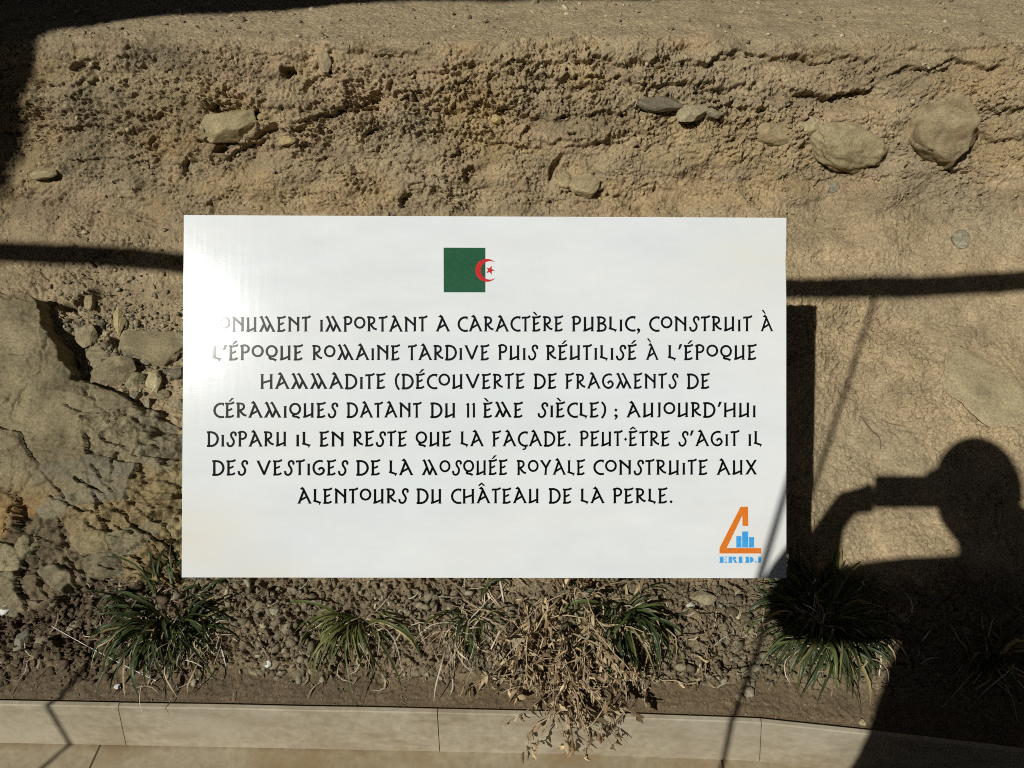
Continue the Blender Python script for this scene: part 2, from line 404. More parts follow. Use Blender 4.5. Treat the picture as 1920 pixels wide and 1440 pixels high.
# ------------------------------------------------------------------ rock outcrop (left of the sign)
def make_outcrop():
    xs = np.arange(-1.95, -.42, .0024); ss = np.arange(.10, 1.05, .0024)
    x, s = np.meshgrid(xs, ss)
    y = np.interp(s, PS, PY_); z = np.interp(s, PS, PZ_)
    y = y + (kerb_y(x) + .013 - .905) * (1 - sstep(0, .5, s))
    n_y = -np.interp(s, PS, tz); n_z = np.interp(s, PS, ty)
    P = np.stack([x, y, z], -1); px, py = project(P)
    w1 = 7 * fbm(x * 6, s * 6, 3, 101) + 1.6 * fbm(x * 30, s * 30, 3, 102)
    w2 = 7 * fbm(x * 6 + 20, s * 6, 3, 103) + 1.6 * fbm(x * 30 + 5, s * 30, 3, 104)
    qx, qy = px + w1, py + w2
    # slabs: px, py, height, tilt x, tilt y, roughness, colour
    G = (.235, .195, .125); GG = (.215, .19, .135); O = (.285, .21, .11); DK = (.10, .075, .048); Y = (.29, .235, .13); PG = (.24, .205, .135)
    slabs = [(40, 640, .048, .00, .00, .2, G), (150, 640, .050, .02, .01, .2, G), (-60, 720, .05, 0, 0, .3, G), (-200, 640, .045, 0, .02, .3, G), (200, 735, .036, .03, .02, .25, PG), (60, 760, .040, 0, .02, .25, G),
             (130, 830, .046, -.02, .02, .3, G), (30, 880, .055, .03, 0, .4, G), (-120, 880, .06, 0, 0, .4, GG), (225, 830, .032, .05, .03, .9, PG), (310, 830, .014, .05, .02, 1.2, GG), (380, 900, .01, 0, .02, 1.2, Y),
             (155, 915, .042, .0, .03, .35, GG), (215, 905, .036, .02, .05, .3, (.19, .175, .135)), (290, 930, .012, .04, .03, 1.3, (.25, .195, .105)), (40, 985, .058, .0, .02, .3, G), (110, 945, .046, 0, .02, .3, GG),
             (235, 975, .024, .03, .03, .9, O), (185, 1020, .044, .02, .0, .35, Y), (175, 985, .040, .02, .05, .6, O), (255, 1015, .036, .04, .03, .5, PG), (300, 1050, .028, .04, .02, 1.0, O), (210, 1075, .030, .02, .05, .7, (.2, .175, .12)), (270, 1078, .036, 0, .03, .7, O),
             (62, 990, .034, 0, 0, .8, DK), (40, 1012, .032, 0, 0, .8, DK), (72, 1030, .044, .02, 0, .4, PG), (22, 1050, .047, 0, 0, .5, PG), (30, 1110, .048, .02, .05, .6, (.21, .18, .12)), (95, 1050, .030, 0, 0, .9, DK), (112, 1010, .030, 0, 0, .9, DK), (88, 1110, .032, 0, 0, .9, (.13, .1, .065)),
             (118, 1085, .042, 0, .02, .5, GG), (140, 1050, .030, 0, .0, 1.0, (.16, .12, .075)), (-60, 1080, .05, 0, .03, .5, G), (-200, 1050, .05, 0, 0, .5, GG), (360, 1040, .01, 0, .02, 1.0, Y)]
    d1 = np.full(x.shape, 1e9); d2 = np.full(x.shape, 1e9); k1 = np.zeros(x.shape, int)
    for k, sl in enumerate(slabs):
        u = qx - sl[0]; v = qy - sl[1]
        d = np.hypot(u * .97 + v * .26, (v * .97 - u * .26) * 1.15)
        near = d < d1; d2 = np.where(near, d1, np.minimum(d2, d)); k1 = np.where(near, k, k1); d1 = np.where(near, d, d1)
    A = np.array([[a[0], a[1], a[2], a[3], a[4], a[5]] for a in slabs]); C = np.array([a[6] for a in slabs]) * np.array((.87, .89, .80)); C = C * .75 + np.array((.21, .172, .108)) * .25
    cell = A[k1]
    ht = cell[..., 2] - cell[..., 3] * (px - cell[..., 0]) / 800 * 2.6 + cell[..., 4] * (py - cell[..., 1]) / 800 * -2.6
    rg = cell[..., 5]
    # flaky slate surface
    fl = fbm(x * 9 + s * 6, s * 16 - x * 4, 4, 111, .6)
    terr = np.floor(fl * 9) / 9
    ht += rg * .013 * terr + .003 * terr + rg * .0034 * ridged(x * 24 + s * 12, s * 44, 3, 113) + .0035 * fbm(x * 5, s * 5, 3, 115) + .0011 * fbm(x * 60, s * 60, 3, 116)
    f1, f2, c = worley(x * 16 + .4 * fbm(x * 20, s * 20, 2, 119), s * 28 + x * 8, 117)
    ht += sstep(.5, 1.1, rg) * .008 * (c - .5) * sstep(0, .2, f2 - f1)
    for sc_, am, sd0 in ((13, .014, 141), (30, .0065, 142), (66, .0028, 143)):
        g1, g2, gc, gx, gy = worley((x + .35 * s) * sc_ + .25 * fbm(x * 18, s * 18, 2, 144), (s - .3 * x) * sc_ * 1.7, sd0, True); ga = gc * 40
        ht += np.clip(rg - .05, .10, 1.1) * 1.3 * am * (gx * np.cos(ga) + gy * np.sin(ga) + .5 * (gc - .5)) * (.5 + .5 * sstep(0, .1, g2 - g1))
    # joints
    joint = (1 - sstep(0, 3.2, d2 - d1)) * sstep(-.25, .1, fbm(x * 5, s * 5, 2, 118))
    ht -= .009 * joint * sstep(720, 900, py)
    jx = qx + 7 * (worley(x * 24, s * 24, 151)[2] - .5) + 4 * fbm(x * 40, s * 40, 2, 152); jy = qy + 7 * (worley(x * 24 + 9, s * 24, 153)[2] - .5) + 4 * fbm(x * 40, s * 40 + 7, 2, 154)
    for pts, dpt in (([(165, 905), (205, 935), (260, 985), (330, 1035)], .03), ([(105, 930), (150, 950), (205, 972), (255, 1002)], .028), ([(210, 1085), (255, 1092), (300, 1105)], .03), ([(40, 790), (80, 720), (110, 650)], .005), ([(48, 850), (52, 960), (55, 1000)], .008), ([(150, 700), (215, 790), (250, 830)], .006), ([(205, 1068), (265, 1066), (330, 1080)], .018), ([(128, 975), (140, 1030), (158, 1095)], .022), ([(62, 945), (40, 985), (22, 1015)], .025), ([(78, 1000), (84, 1060), (98, 1130)], .025), ([(0, 560), (60, 572), (120, 590)], .01), ([(250, 1030), (290, 1020), (330, 1008)], .014), ([(190, 880), (225, 930)], .012), ([(235, 780), (232, 850), (225, 905)], .014), ([(285, 1000), (320, 1060)], .012)):
        pts = np.array(pts, float)
        dd = np.full(x.shape, 1e9)
        for (x0, y0), (x1, y1) in zip(pts[:-1], pts[1:]):
            ex, ey = x1 - x0, y1 - y0; t = np.clip(((jx - x0) * ex + (jy - y0) * ey) / (ex * ex + ey * ey), 0, 1)
            dd = np.minimum(dd, np.hypot(jx - x0 - t * ex, jy - y0 - t * ey))
        wl = np.maximum(.4, 2.0 + 2.6 * fbm(x * 14, s * 14, 3, 121))
        ht -= dpt * (1 - sstep(wl * .5, wl, dd))
    sd = poly_sd(qx, qy, OUTCROP) + 13 * (worley(x * 26, s * 26, 122)[2] - .5) * sstep(-40, 0, -np.abs(poly_sd(px, py, OUTCROP)) + 20)
    ht = ht - (.10) * (1 - sstep(-9, 4, sd)) - .008 * (1 - sstep(0, 34, sd))
    V = P.copy(); V[..., 1] += n_y * ht; V[..., 2] += n_z * ht
    cc = C[k1] * (1 + .25 * fbm(x * 9, s * 9, 4, 131)[..., None])
    och = sstep(.15, .5, fbm(x * 4 + 3, s * 5, 3, 133)) * sstep(880, 980, py); cc = cc * (1 - .75 * och[..., None]) + np.array((.31, .195, .075)) * .75 * och[..., None]
    dust = sstep(0, .5, fbm(x * 3, s * 3, 4, 135)); cc = cc * (1 - .35 * dust[..., None]) + np.array((.25, .205, .13)) * .35 * dust[..., None]
    keep = (sd > -26)
    r, c_ = x.shape; id_ = np.arange(r * c_).reshape(r, c_)
    fq = np.stack([id_[:-1, :-1], id_[:-1, 1:], id_[1:, 1:], id_[1:, :-1]], -1).reshape(-1, 4)
    kf = keep.ravel()[fq].all(1); fq = fq[kf]
    used = np.unique(fq); rem = np.full(r * c_, -1); rem[used] = np.arange(len(used))
    o = link_mesh("rock_outcrop", np_mesh("rock_outcrop", V.reshape(-1, 3)[used], rem[fq], np.clip(cc.reshape(-1, 3)[used], .02, .6)), M_STONE, None, True)
    tag(o, "large fractured grey slate outcrop with ochre streaks in the earth bank left of the sign", "rock")
make_outcrop()

# ------------------------------------------------------------------ stones
def ico(sub):
    bm = bmesh.new(); bmesh.ops.create_icosphere(bm, subdivisions=sub, radius=1.0)
    bm.verts.ensure_lookup_table()
    V = np.array([v.co[:] for v in bm.verts]); F = np.array([[v.index for v in f.verts] for f in bm.faces]); bm.free()
    return V, F
ICO = {k: ico(k) for k in (1, 2, 3, 5)}
def n3(V, f, seed, oct=3):
    out = np.zeros(len(V)); a = 1.0
    for o in range(oct):
        off = Vector((seed * 3.1 + o * 7, seed * 1.7, -seed * 2.3))
        out += a * np.array([mnoise.noise(Vector(p) * f + off) for p in V]); a *= .5; f *= 2.1
    return out
def chunk(sub, seed, cuts=7, keep=.62, amp=.12, flat=None):
    """angular stone: sphere sliced by random planes, then roughened"""
    V, F = ICO[sub]; V = V.copy(); r = np.random.default_rng(seed)
    for k in range(cuts + (7 if sub >= 5 and cuts else 3)):
        n = r.normal(size=3); n /= np.linalg.norm(n); d = r.uniform(keep, .88)
        t = V @ n; V = V - np.outer(np.clip(t - d, 0, None), n) * .96
    V *= (1 + amp * (.55 if sub >= 5 else 1) * n3(V, 1.4, seed, 3 if sub < 4 else 4))[:, None]
    if sub >= 5: V *= (1 + .03 * n3(V, 6.5, seed + 5, 5) + .03 * np.abs(n3(V, 3.1, seed + 6, 3)))[:, None]
    return V, F
def placed(V, loc, fr, size, rot=0.0, tilt=(0, 0)):
    r, u, n = fr
    c, s_ = math.cos(rot), math.sin(rot)
    R2 = np.array([[c, -s_, 0], [s_, c, 0], [0, 0, 1]])
    tx, tyy = tilt
    Rx = np.array([[1, 0, 0], [0, math.cos(tx), -math.sin(tx)], [0, math.sin(tx), math.cos(tx)]])
    Ry = np.array([[math.cos(tyy), 0, math.sin(tyy)], [0, 1, 0], [-math.sin(tyy), 0, math.cos(tyy)]])
    L = (V * np.array(size)) @ (R2 @ Rx @ Ry).T
    return np.array(loc) + L @ np.stack([r, u, n])
def stone(px, py, w, hgt, thick, label, colr, seed, rot=0.0, tilt=(0, 0), sink=.3, cuts=7, keep=.6, amp=.12, name="stone", group=None, dust=.6, layers=None):
    p, fr, d = at(px, py)
    ny_, nz_ = fr[2][1], fr[2][2]
    vd = p - CAM_C; vd /= np.linalg.norm(vd); fore = max(.45, abs(vd @ fr[2]))
    sx = w / 2 * d / FPX * 1.15; sy = hgt / 2 * d / FPX / fore * 1.12; sz = thick / 2 * d / FPX
    V, F = chunk(5, seed, cuts, keep, amp)
    if layers is not None:
        dv = np.array(layers[:3]); q = V @ (dv / np.linalg.norm(dv)) * layers[3] + .9 * n3(V, 1.6, seed + 3, 3); V = V * (1 + layers[4] * ((q - np.floor(q)) ** .6 - .5) + .05 * n3(V, 2.6, seed + 4, 4))[:, None]
    W = placed(V, p + fr[2] * sz * (1 - 2 * sink) * .6, fr, (sx, sy, sz), rot, tilt)
    nn = n3(V, 2.3, seed + 9, 3)
    c = np.array((1.0, 1.02, .93)) * np.array(colr) * (1 + .25 * nn)[:, None]
    dm = np.clip(V[:, 1] * .8 + nn, 0, 1)[:, None] * dust; c = c * (1 - dm) + np.array((.345, .283, .17)) * dm
    o = link_mesh(name, np_mesh(name, W - p, F, c), M_STONE, None, True); o.location = p
    tag(o, label, "stone", group)
    return o
TAN = (.32, .26, .16); SLATE = (.16, .135, .10); PALE = (.33, .28, .19); GREY = (.21, .185, .14)
stone(436, 238, 110, 62, 60, "wedge shaped tan flat stone jutting from the upper left of the cut wall", (.30, .245, .145), 11, .35, (.25, .1), .35, 8, .5)
stone(1238, 197, 90, 32, 46, "dark grey slate splinter sticking out of the wall right of centre", SLATE, 12, -.08, (.5, 0), .3, 9, .45, dust=.1)
stone(1292, 216, 52, 34, 30, "small pale pitted stone just right of the dark slate splinter", PALE, 13, .3, (-.2, 0), .5)
stone(1455, 248, 66, 38, 44, "small brown rounded stone above a dark shadow gap in the right of the wall", (.33, .255, .155), 14, -.1, (-.3, 0), .42, 6, .6)
stone(1520, 235, 52, 46, 30, "pale yellowish square stone between the small brown stone and the flat boulder", (.36, .30, .19), 15, .7, (-.2, 0), .52)
stone(1592, 262, 150, 92, 84, "flat dusty tan boulder half buried in the wall left of the large round boulder", TAN, 16, -.12, (-.40, .1), .76, 3, .7, .24, dust=.85, layers=(.2, 1, .3, 2.2, .05))
stone(1758, 248, 128, 122, 140, "large round brown boulder bulging from the right end of the wall", (.29, .225, .14), 29, .15, (-.45, -.2), .70, 5, .66, .3, dust=.8, layers=(-.45, 1, -.5, 3.2, .05))
stone(1798, 450, 30, 27, 20, "small round grey cobble alone on the smooth bank at far right", (.27, .245, .19), 18, 0, (0, 0), .3, 4, .75, .06)
stone(1567, 351, 20, 20, 14, "tiny blue grey pebble below the flat boulder", (.24, .225, .18), 19, 0, (0, 0), .3, 4, .7, .06)
stone(85, 326, 46, 20, 26, "oblong tan stone low at the far left of the wall", (.33, .27, .17), 20, .1, (0, 0), .3, 5, .6)
stone(350, 310, 18, 34, 30, "dark upright stone chip at the edge of a hole low in the wall", (.2, .175, .13), 21, .1, (0, .3), .35, 6, .55)
stone(1865, 730, 170, 150, 26, "broad smooth pale stone slab flush in the bank above the person's shadow", (.365, .30, .195), 22, .25, (-.1, .12), .66, 9, .5, .2, dust=.5)
stone(548, 265, 34, 20, 26, "little yellow stone low in the left middle of the wall", (.35, .275, .14), 23, 0, (.2, 0), .35, 5, .6)
stone(610, 118, 24, 34, 24, "small upright stone near the top edge left of centre", (.31, .25, .165), 24, .15, (0, 0), .35, 5, .6)
stone(1335, 215, 30, 16, 18, "thin grey stone chip among crumbs in the middle right of the wall", (.25, .215, .155), 25, -.3, (.3, 0), .3, 7, .5)
stone(1100, 348, 60, 40, 36, "lumpy tan clod stone just above the sign's top edge", (.335, .265, .165), 26, .2, (0, 0), .4, 7, .55, .16)
stone(1060, 338, 44, 34, 30, "tan clod beside a black crack above the sign", (.33, .26, .16), 27, -.3, (0, 0), .4, 7, .55, .16)
stone(930, 225, 20, 18, 22, "small yellow nodule protruding in the centre of the wall", (.36, .27, .12), 28, 0, (0, 0), .3, 5, .6)
# stones of the rubble pocket by the outcrop
stone(162, 654, 72, 24, 16, "long thin flat slate lying on top of the rubble pocket", (.215, .18, .115), 31, -.12, (.35, 0), .02, 9, .5, .05)
stone(170, 678, 24, 38, 14, "narrow wedge shaped slate sliver under the long flat slate", (.25, .21, .14), 32, -.35, (0, .3), .05, 9, .45, .05)
stone(205, 695, 92, 50, 34, "broad dark brown slab at the bottom of the rubble pocket", (.195, .16, .105), 33, .12, (.1, .1), .25, 8, .5)
stone(158, 625, 40, 36, 22, "pale flat flake standing in the middle of the rubble pocket", (.26, .22, .145), 34, .2, (.3, 0), .2, 8, .5)
stone(245, 712, 40, 26, 24, "small triangular green grey stone at the right end of the brown slab", (.22, .2, .125), 35, .5, (.2, .2), .2, 8, .5)
stone(215, 585, 26, 62, 30, "tall buff stone wedge above the rubble pocket", (.37, .3, .175), 36, .12, (0, .1), .35, 8, .5)
stone(285, 640, 130, 80, 44, "wide grey brown shelf stone between the rubble pocket and the sign", (.235, .195, .125), 37, -.35, (.1, .1), .45, 7, .55)
stone(322, 690, 44, 22, 30, "dark rounded stone touching the sign's left edge", (.15, .13, .095), 38, .05, (.2, 0), .25, 6, .6)
stone(280, 705, 36, 46, 30, "pale crusty lump beside the dark rounded stone left of the sign", (.36, .31, .2), 39, .1, (0, 0), .3, 6, .55, .2)
stone(330, 755, 22, 18, 18, "small grey round stone low against the sign's left edge", (.24, .21, .15), 40, 0, (0, 0), .2, 5, .65)
stone(170, 568, 22, 24, 22, "small square stone in the black gap above the rubble pocket", (.25, .205, .13), 41, .3, (0, 0), .2, 7, .55)
frag = []
for k, (px, py) in enumerate(((120, 600), (140, 612), (112, 640), (190, 640), (128, 668), (150, 700), (232, 655), (262, 668), (225, 620), (300, 735), (310, 700), (250, 740), (272, 752), (180, 600), (205, 660), (140, 585), (122, 690), (318, 660))):
    frag.append(stone(px, py, random.uniform(16, 30), random.uniform(10, 20), random.uniform(10, 20), "small angular slate fragment in the loose rubble pocket left of the sign", random.choice((SLATE, GREY, (.22, .18, .12))), 60 + k, random.uniform(-1, 1), (random.uniform(-.4, .4), random.uniform(-.4, .4)), .15, 8, .5, name="slate_fragment", group="slate fragments in the rubble pocket"))
# loose stones in the planting bed
for px, py, w, hh, lab, c in ((1130, 1172, 30, 22, "pale bread shaped stone right of the middle grass tuft", PALE), (1294, 1134, 14, 13, "tiny round white pebble below the sign's right part", (.6, .57, .5)),
                              (1392, 1155, 22, 18, "cream angular stone left of the shaded grass tuft", (.46, .4, .29)), (1405, 1300, 20, 18, "light grey round stone on the dark soil near the kerb at right", (.3, .265, .2)),
                              (1388, 1308, 18, 16, "brown round stone touching the light grey stone near the kerb", (.27, .22, .15)), (1320, 1120, 44, 26, "dusty flat stone under the sign near its right end", (.29, .245, .17)),
                              (520, 1148, 26, 22, "grey angular stone right of the largest grass tuft", (.3, .275, .215)), (735, 1155, 34, 22, "broad buff stone between the two yellowing grass tufts", (.33, .285, .205)),
                              (930, 1270, 22, 22, "rough grey lump at the front of the gravel left of the dead weed", (.3, .275, .22)), (970, 1200, 26, 30, "upright tan stone at the left side of the dead weed", (.34, .285, .2)),
                              (48, 1200, 24, 34, "upright grey shard on dark soil at far left", (.2, .185, .15)), (78, 1203, 22, 16, "small brown stone right of the grey shard at far left", (.24, .2, .14)), (135, 1180, 18, 26, "upright brown stone left of the largest grass tuft", (.27, .225, .165)),
                              (1616, 1354, 12, 14, "small yellowish pebble on the soil right of the shaded grass tuft", (.38, .32, .2))):
    stone(px, py, w, hh, min(w, hh) * .9, lab, c, int(px * 3 + py), random.uniform(-.5, .5), (0, 0), .22, 7, .55, dust=.05)

# gravel, crumbs and pebbles (nobody could count them)
def scatter(name, label, weight, n, rlo, rhi, palette, sink=.3, power=2.5, seed=1, sub=1, mat=None):
    r = np.random.default_rng(seed)
    area = weight.ravel().copy(); area[~np.isfinite(area)] = 0
    p = area / area.sum()
    pick = r.choice(len(p), size=n, p=p)
    protos = []
    for k in range(24):
        q = np.random.default_rng(900 + k); V0, F0 = ICO[1]
        jit = q.uniform(.45, 1.4, len(V0))
        protos.append((V0 * jit[:, None] * q.uniform(.4, 1.35, 3), F0))
    Vs, Fs, Cs, off = [], [], [], 0
    pal = np.array(palette) * np.array((1.08, 1.1, 1.02))
    for q in pick:
        j, i = divmod(int(q), nc)
        V, F = protos[r.integers(24)]
        rad = rlo + (rhi - rlo) * r.random() ** power
        W = placed(V, EV[j, i] + np.array([0, ny[j, i], nz[j, i]]) * rad * (.5 - sink), frame_at(j, i), rad * np.array([r.uniform(.8, 1.3), r.uniform(.7, 1.1), r.uniform(.5, .9)]), r.uniform(0, 6.3), (r.uniform(-.5, .5), r.uniform(-.5, .5)))
        Vs.append(W); Fs.append(F + off); off += len(V)
        Cs.append(np.tile(pal[r.integers(len(pal))] * r.uniform(.75, 1.25), (len(V), 1)))
    o = link_mesh(name, np_mesh(name, np.concatenate(Vs), np.concatenate(Fs), np.concatenate(Cs)), mat or M_GRAVEL)
    tag(o, label, None, None, "stuff")
vis = ((PX > -120) & (PX < 2040) & (PYX > -60) & (PYX < 1400)).astype(float)
wbed = vis * sstep(1080, 1110, PYX) * (1 - sstep(1265, 1292, PYX + 18 * fbm(X * 7, S * 7, 2, 91))) * (1 - sstep(1650, 1900, PX) * .6) * (osd < -6) * (.06 + sstep(-.05, .35, fbm(X * 7, S * 7, 3, 92) + .08))
GP = [(.19, .158, .11), (.155, .128, .09), (.21, .178, .128), (.13, .105, .072), (.17, .142, .10), (.27, .235, .175)]
BP = [(.095, .07, .048), (.12, .09, .06), (.08, .06, .04)]
wl_ = wbed * sstep(140, 420, PX); wr_ = wbed * (1 - sstep(180, 420, PX))
scatter("gravel", "grey brown gravel and soil clods covering the planting bed", wl_, 5200, .0016, .0135, GP, .40, 3.6, 3, 2)
scatter("soil_clods", "dark brown damp soil clods at the left end of the bed", wr_, 1900, .002, .0125, BP, .42, 2.8, 4, 2)
scatter("fine_grit", "fine grit between the gravel and on the soil strip", vis * (PYX > 1085) * (osd < 0) * (1 - .7 * strip), 4200, .0012, .0035, GP, .3, 1.5, 5, 1)
wled = vis * (S > S_EDGE + .015) * (PYX > -40)
scatter("ledge_pebbles", "small loose pebbles strewn over the flat ledge top", wled, 900, .0018, .012, [(.29, .235, .155), (.33, .27, .18), (.22, .18, .12), (.14, .11, .08), (.40, .35, .26)], .4, 3.4, 6, 2)
wbank = vis * (PYX > 60) * (PYX < 1090) * (osd < -2)
scatter("bank_crumbs", "small earth crumbs and grit caught on the bank", wbank * (.25 + rough), 4200, .0014, .0075, [(.31, .25, .155), (.27, .21, .13), (.36, .30, .2), (.24, .2, .14)], .35, 3.0, 7, 1)
wrub = vis * blob(PX, PYX, 215, 640, 95, 75) * (osd < 4)
scatter("rubble_grit", "grey grit filling the rubble pocket by the outcrop", wrub, 1500, .0018, .009, [(.22, .19, .135), (.17, .145, .105), (.28, .24, .17)], .25, 2.2, 8, 2)

# ------------------------------------------------------------------ paving and kerb
def stone_slab_mat(name, c1, c2, stain=None, rough=.45):
    m, nt, b = new_mat(name)
    tc = N(nt, "ShaderNodeTexCoord"); v = tc.outputs["Object"]
    n1 = noise_tex(nt, 5, 6, 0.65, v); n2 = noise_tex(nt, 60, 4, 0.6, v); n3_ = noise_tex(nt, 420, 2, .6, v)
    c = mixc(nt, 'MIX', mapr(nt, n1.outputs[0], 0, 1, .35, .65), c1, c2)
    c = mixc(nt, 'MULTIPLY', 1.0, c, mapr(nt, n2.outputs[0], .82, 1.14))
    if stain:
        n4 = noise_tex(nt, 3.2, 5, .6, v)
        c = mixc(nt, 'MIX', mapr(nt, n4.outputs[0], 0, .75, .47, .62), c, stain)
    nt.links.new(c, b.inputs["Base Color"]); b.inputs["Roughness"].default_value = rough
    b.inputs["Specular IOR Level"].default_value = .3
    bump(nt, b, n3_.outputs[0], .25, .0008)
    return m, nt, b, c
M_KERB, knt, kb, kc = stone_slab_mat("kerb_limestone", (.45, .40, .295), (.36, .315, .22))
ktc = N(knt, "ShaderNodeTexCoord"); kmp = N(knt, "ShaderNodeMapping"); kmp.inputs["Scale"].default_value = (3, 3, 9); knt.links.new(ktc.outputs["Object"], kmp.inputs[0])
kn = noise_tex(knt, 2.2, 6, .7, kmp.outputs[0]); kc = mixc(knt, 'MIX', mapr(knt, kn.outputs[0], 0, .75, .48, .70), kc, (.25, .19, .115))
kn2 = noise_tex(knt, 1.1, 5, .65, ktc.outputs["Object"]); kc = mixc(knt, 'MIX', mapr(knt, kn2.outputs[0], 0, .5, .5, .62), kc, (.50, .46, .36))
kv = N(knt, "ShaderNodeTexVoronoi"); kv.inputs["Scale"].default_value = 55; knt.links.new(ktc.outputs["Object"], kv.inputs["Vector"])
kw = N(knt, "ShaderNodeTexWhiteNoise"); knt.links.new(kv.outputs["Position"], kw.inputs["Vector"])
km = N(knt, "ShaderNodeMath", operation='MULTIPLY'); knt.links.new(mapr(knt, kw.outputs["Value"], 0, .8, .94, .945), km.inputs[0]); knt.links.new(mapr(knt, kv.outputs["Distance"], 1, 0, .06, .1), km.inputs[1])
kc = mixc(knt, 'MIX', km.outputs[0], kc, (.62, .58, .47))
knt.links.new(kc, kb.inputs["Base Color"])
M_FLOOR, fnt, fb, fc = stone_slab_mat("paving_stone", (.37, .32, .22), (.31, .26, .17), (.27, .19, .095), .35)
# joints of the paving tiles
tcf = N(fnt, "ShaderNodeTexCoord"); mpf = N(fnt, "ShaderNodeMapping"); mpf.inputs["Location"].default_value = (.385, .12, 0)
fnt.links.new(tcf.outputs["Object"], mpf.inputs[0])
brk = N(fnt, "ShaderNodeTexBrick"); brk.offset = .37; brk.inputs["Scale"].default_value = 1.0; brk.inputs["Brick Width"].default_value = 1.3; brk.inputs["Row Height"].default_value = .4
brk.inputs["Mortar Size"].default_value = .0025; brk.inputs["Mortar Smooth"].default_value = .2
fnt.links.new(mpf.outputs[0], brk.inputs["Vector"])
sepf = N(fnt, "ShaderNodeSeparateXYZ"); fnt.links.new(tcf.outputs["Object"], sepf.inputs[0])
nzf = noise_tex(fnt, 7, 4, .65, tcf.outputs["Object"])
mf = N(fnt, "ShaderNodeMath", operation='MULTIPLY_ADD'); mf.inputs[1].default_value = .09; fnt.links.new(nzf.outputs[0], mf.inputs[0]); fnt.links.new(sepf.outputs[1], mf.inputs[2])
fc = mixc(fnt, 'MIX', mapr(fnt, mf.outputs[0], 0, .7, .918, .945), fc, (.15, .095, .045))
fnt.links.new(mixc(fnt, 'MIX', brk.outputs["Fac"], fc, (.07, .05, .03)), fb.inputs["Base Color"])

bm = bmesh.new()
xs_f = [-40, -3, -2.4] + list(np.linspace(-1.8, 1.8, 25)) + [2.4, 3, 40]
rows = [-40, -3, 0, .5]
vr = [[bm.verts.new((x, y, 0)) for x in xs_f] for y in rows]
vr.append([bm.verts.new((x, kerb_y(x) + .006, 0)) for x in xs_f])
for a, b_ in zip(vr[:-1], vr[1:]):
    for i in range(len(xs_f) - 1): bm.faces.new((a[i], a[i + 1], b_[i + 1], b_[i]))
fl = link_mesh("paving", bm_mesh("paving", bm), M_FLOOR); tag(fl, "worn beige stone paving with brown damp stains in front of the kerb", kind="structure")

def kx(px, py): return on_z(px, py, KERB_H)[0]
joints_top = [-3.2, kx(221, 1325), kx(820, 1337), kx(1428, 1355), 3.4]
lean = [0, -.024, -.003, .022, 0]
klabels = ["pale stone kerb slab at the far left crossed by a thin bent shadow", "long pale stone kerb slab in front of the largest grass tuft", "pale stone kerb slab overhung by the dead weed", "pale stone kerb slab at the right end turning back in the person's shadow"]
for k in range(4):
    x0, x1 = joints_top[k], joints_top[k + 1]
    bm = bmesh.new(); n = 14
    g = .0008
    secs = []
    for i in range(n + 1):
        f = i / n; x = x0 + (x1 - x0) * f + (g if i == 0 else -g if i == n else 0)
        l = lean[k] + (lean[k + 1] - lean[k]) * f
        yk = float(kerb_y(x)); sl = float(kerb_y(x + .01) - kerb_y(x - .01)) / .02
        w = .0008 * mnoise.noise(Vector((x * 6, k * 3, 0)))
        prof = [(0, 0), (0, KERB_H - .0022), (.0007, KERB_H - .0007), (.0022, KERB_H), (.0098, KERB_H), (.012, KERB_H - .002), (.012, 0)]
        secs.append([bm.verts.new((x + l * (1 - z / KERB_H), yk + y + (w if z > .1 else 0), z - .001)) for y, z in prof])
    for a, b_ in zip(secs[:-1], secs[1:]):
        for q in range(len(a)):
            bm.faces.new((a[q], a[(q + 1) % len(a)], b_[(q + 1) % len(a)], b_[q]))
    bm.faces.new(secs[0]); bm.faces.new(secs[-1][::-1])
    o = link_mesh("kerb_slab", bm_mesh("kerb_slab", bm), M_KERB); tag(o, klabels[k], "kerb slab", "stone kerb slabs edging the bed")
# mortar filling in the joints
mm, nt, b = new_mat("mortar"); b.inputs["Base Color"].default_value = (.30, .25, .17, 1); b.inputs["Roughness"].default_value = .95

# ------------------------------------------------------------------ the sign
SD = 1.275
S_NRM = -AX_W - .0105 * AX_R + .020 * AX_U; S_NRM /= np.linalg.norm(S_NRM)     # the panel leans a touch more upwards than the line of sight
S_CEN = ray(907, 743) * SD
def sp(px, py, lift=0.0):
    """photo pixel -> point on the sign's face (lift = metres proud of it)"""
    r = ray(px, py)
    return CAM_C + r * ((S_CEN @ S_NRM) / (r @ S_NRM)) + S_NRM * lift
S_BASE = CAM_C + ray(907, 900) * 1.62
sign = empty("information_sign", S_BASE, "white information panel with black French text, green and red flag and orange logo", "sign")
M_PANEL, nt, b = new_mat("sign_panel_laminate")
tc = N(nt, "ShaderNodeTexCoord"); v = tc.outputs["Generated"]
n1 = noise_tex(nt, 3.5, 5, .6, v); n2 = noise_tex(nt, 9, 4, .6, v); n3_ = noise_tex(nt, 90, 4, .7, v)
c = mixc(nt, 'MIX', mapr(nt, n1.outputs[0], 0, 1, .35, .65), (.715, .768, .790), (.752, .785, .782))
c = mixc(nt, 'MULTIPLY', 1.0, c, mapr(nt, n2.outputs[0], .945, 1.02))
sep = N(nt, "ShaderNodeSeparateXYZ"); nt.links.new(v, sep.inputs[0])
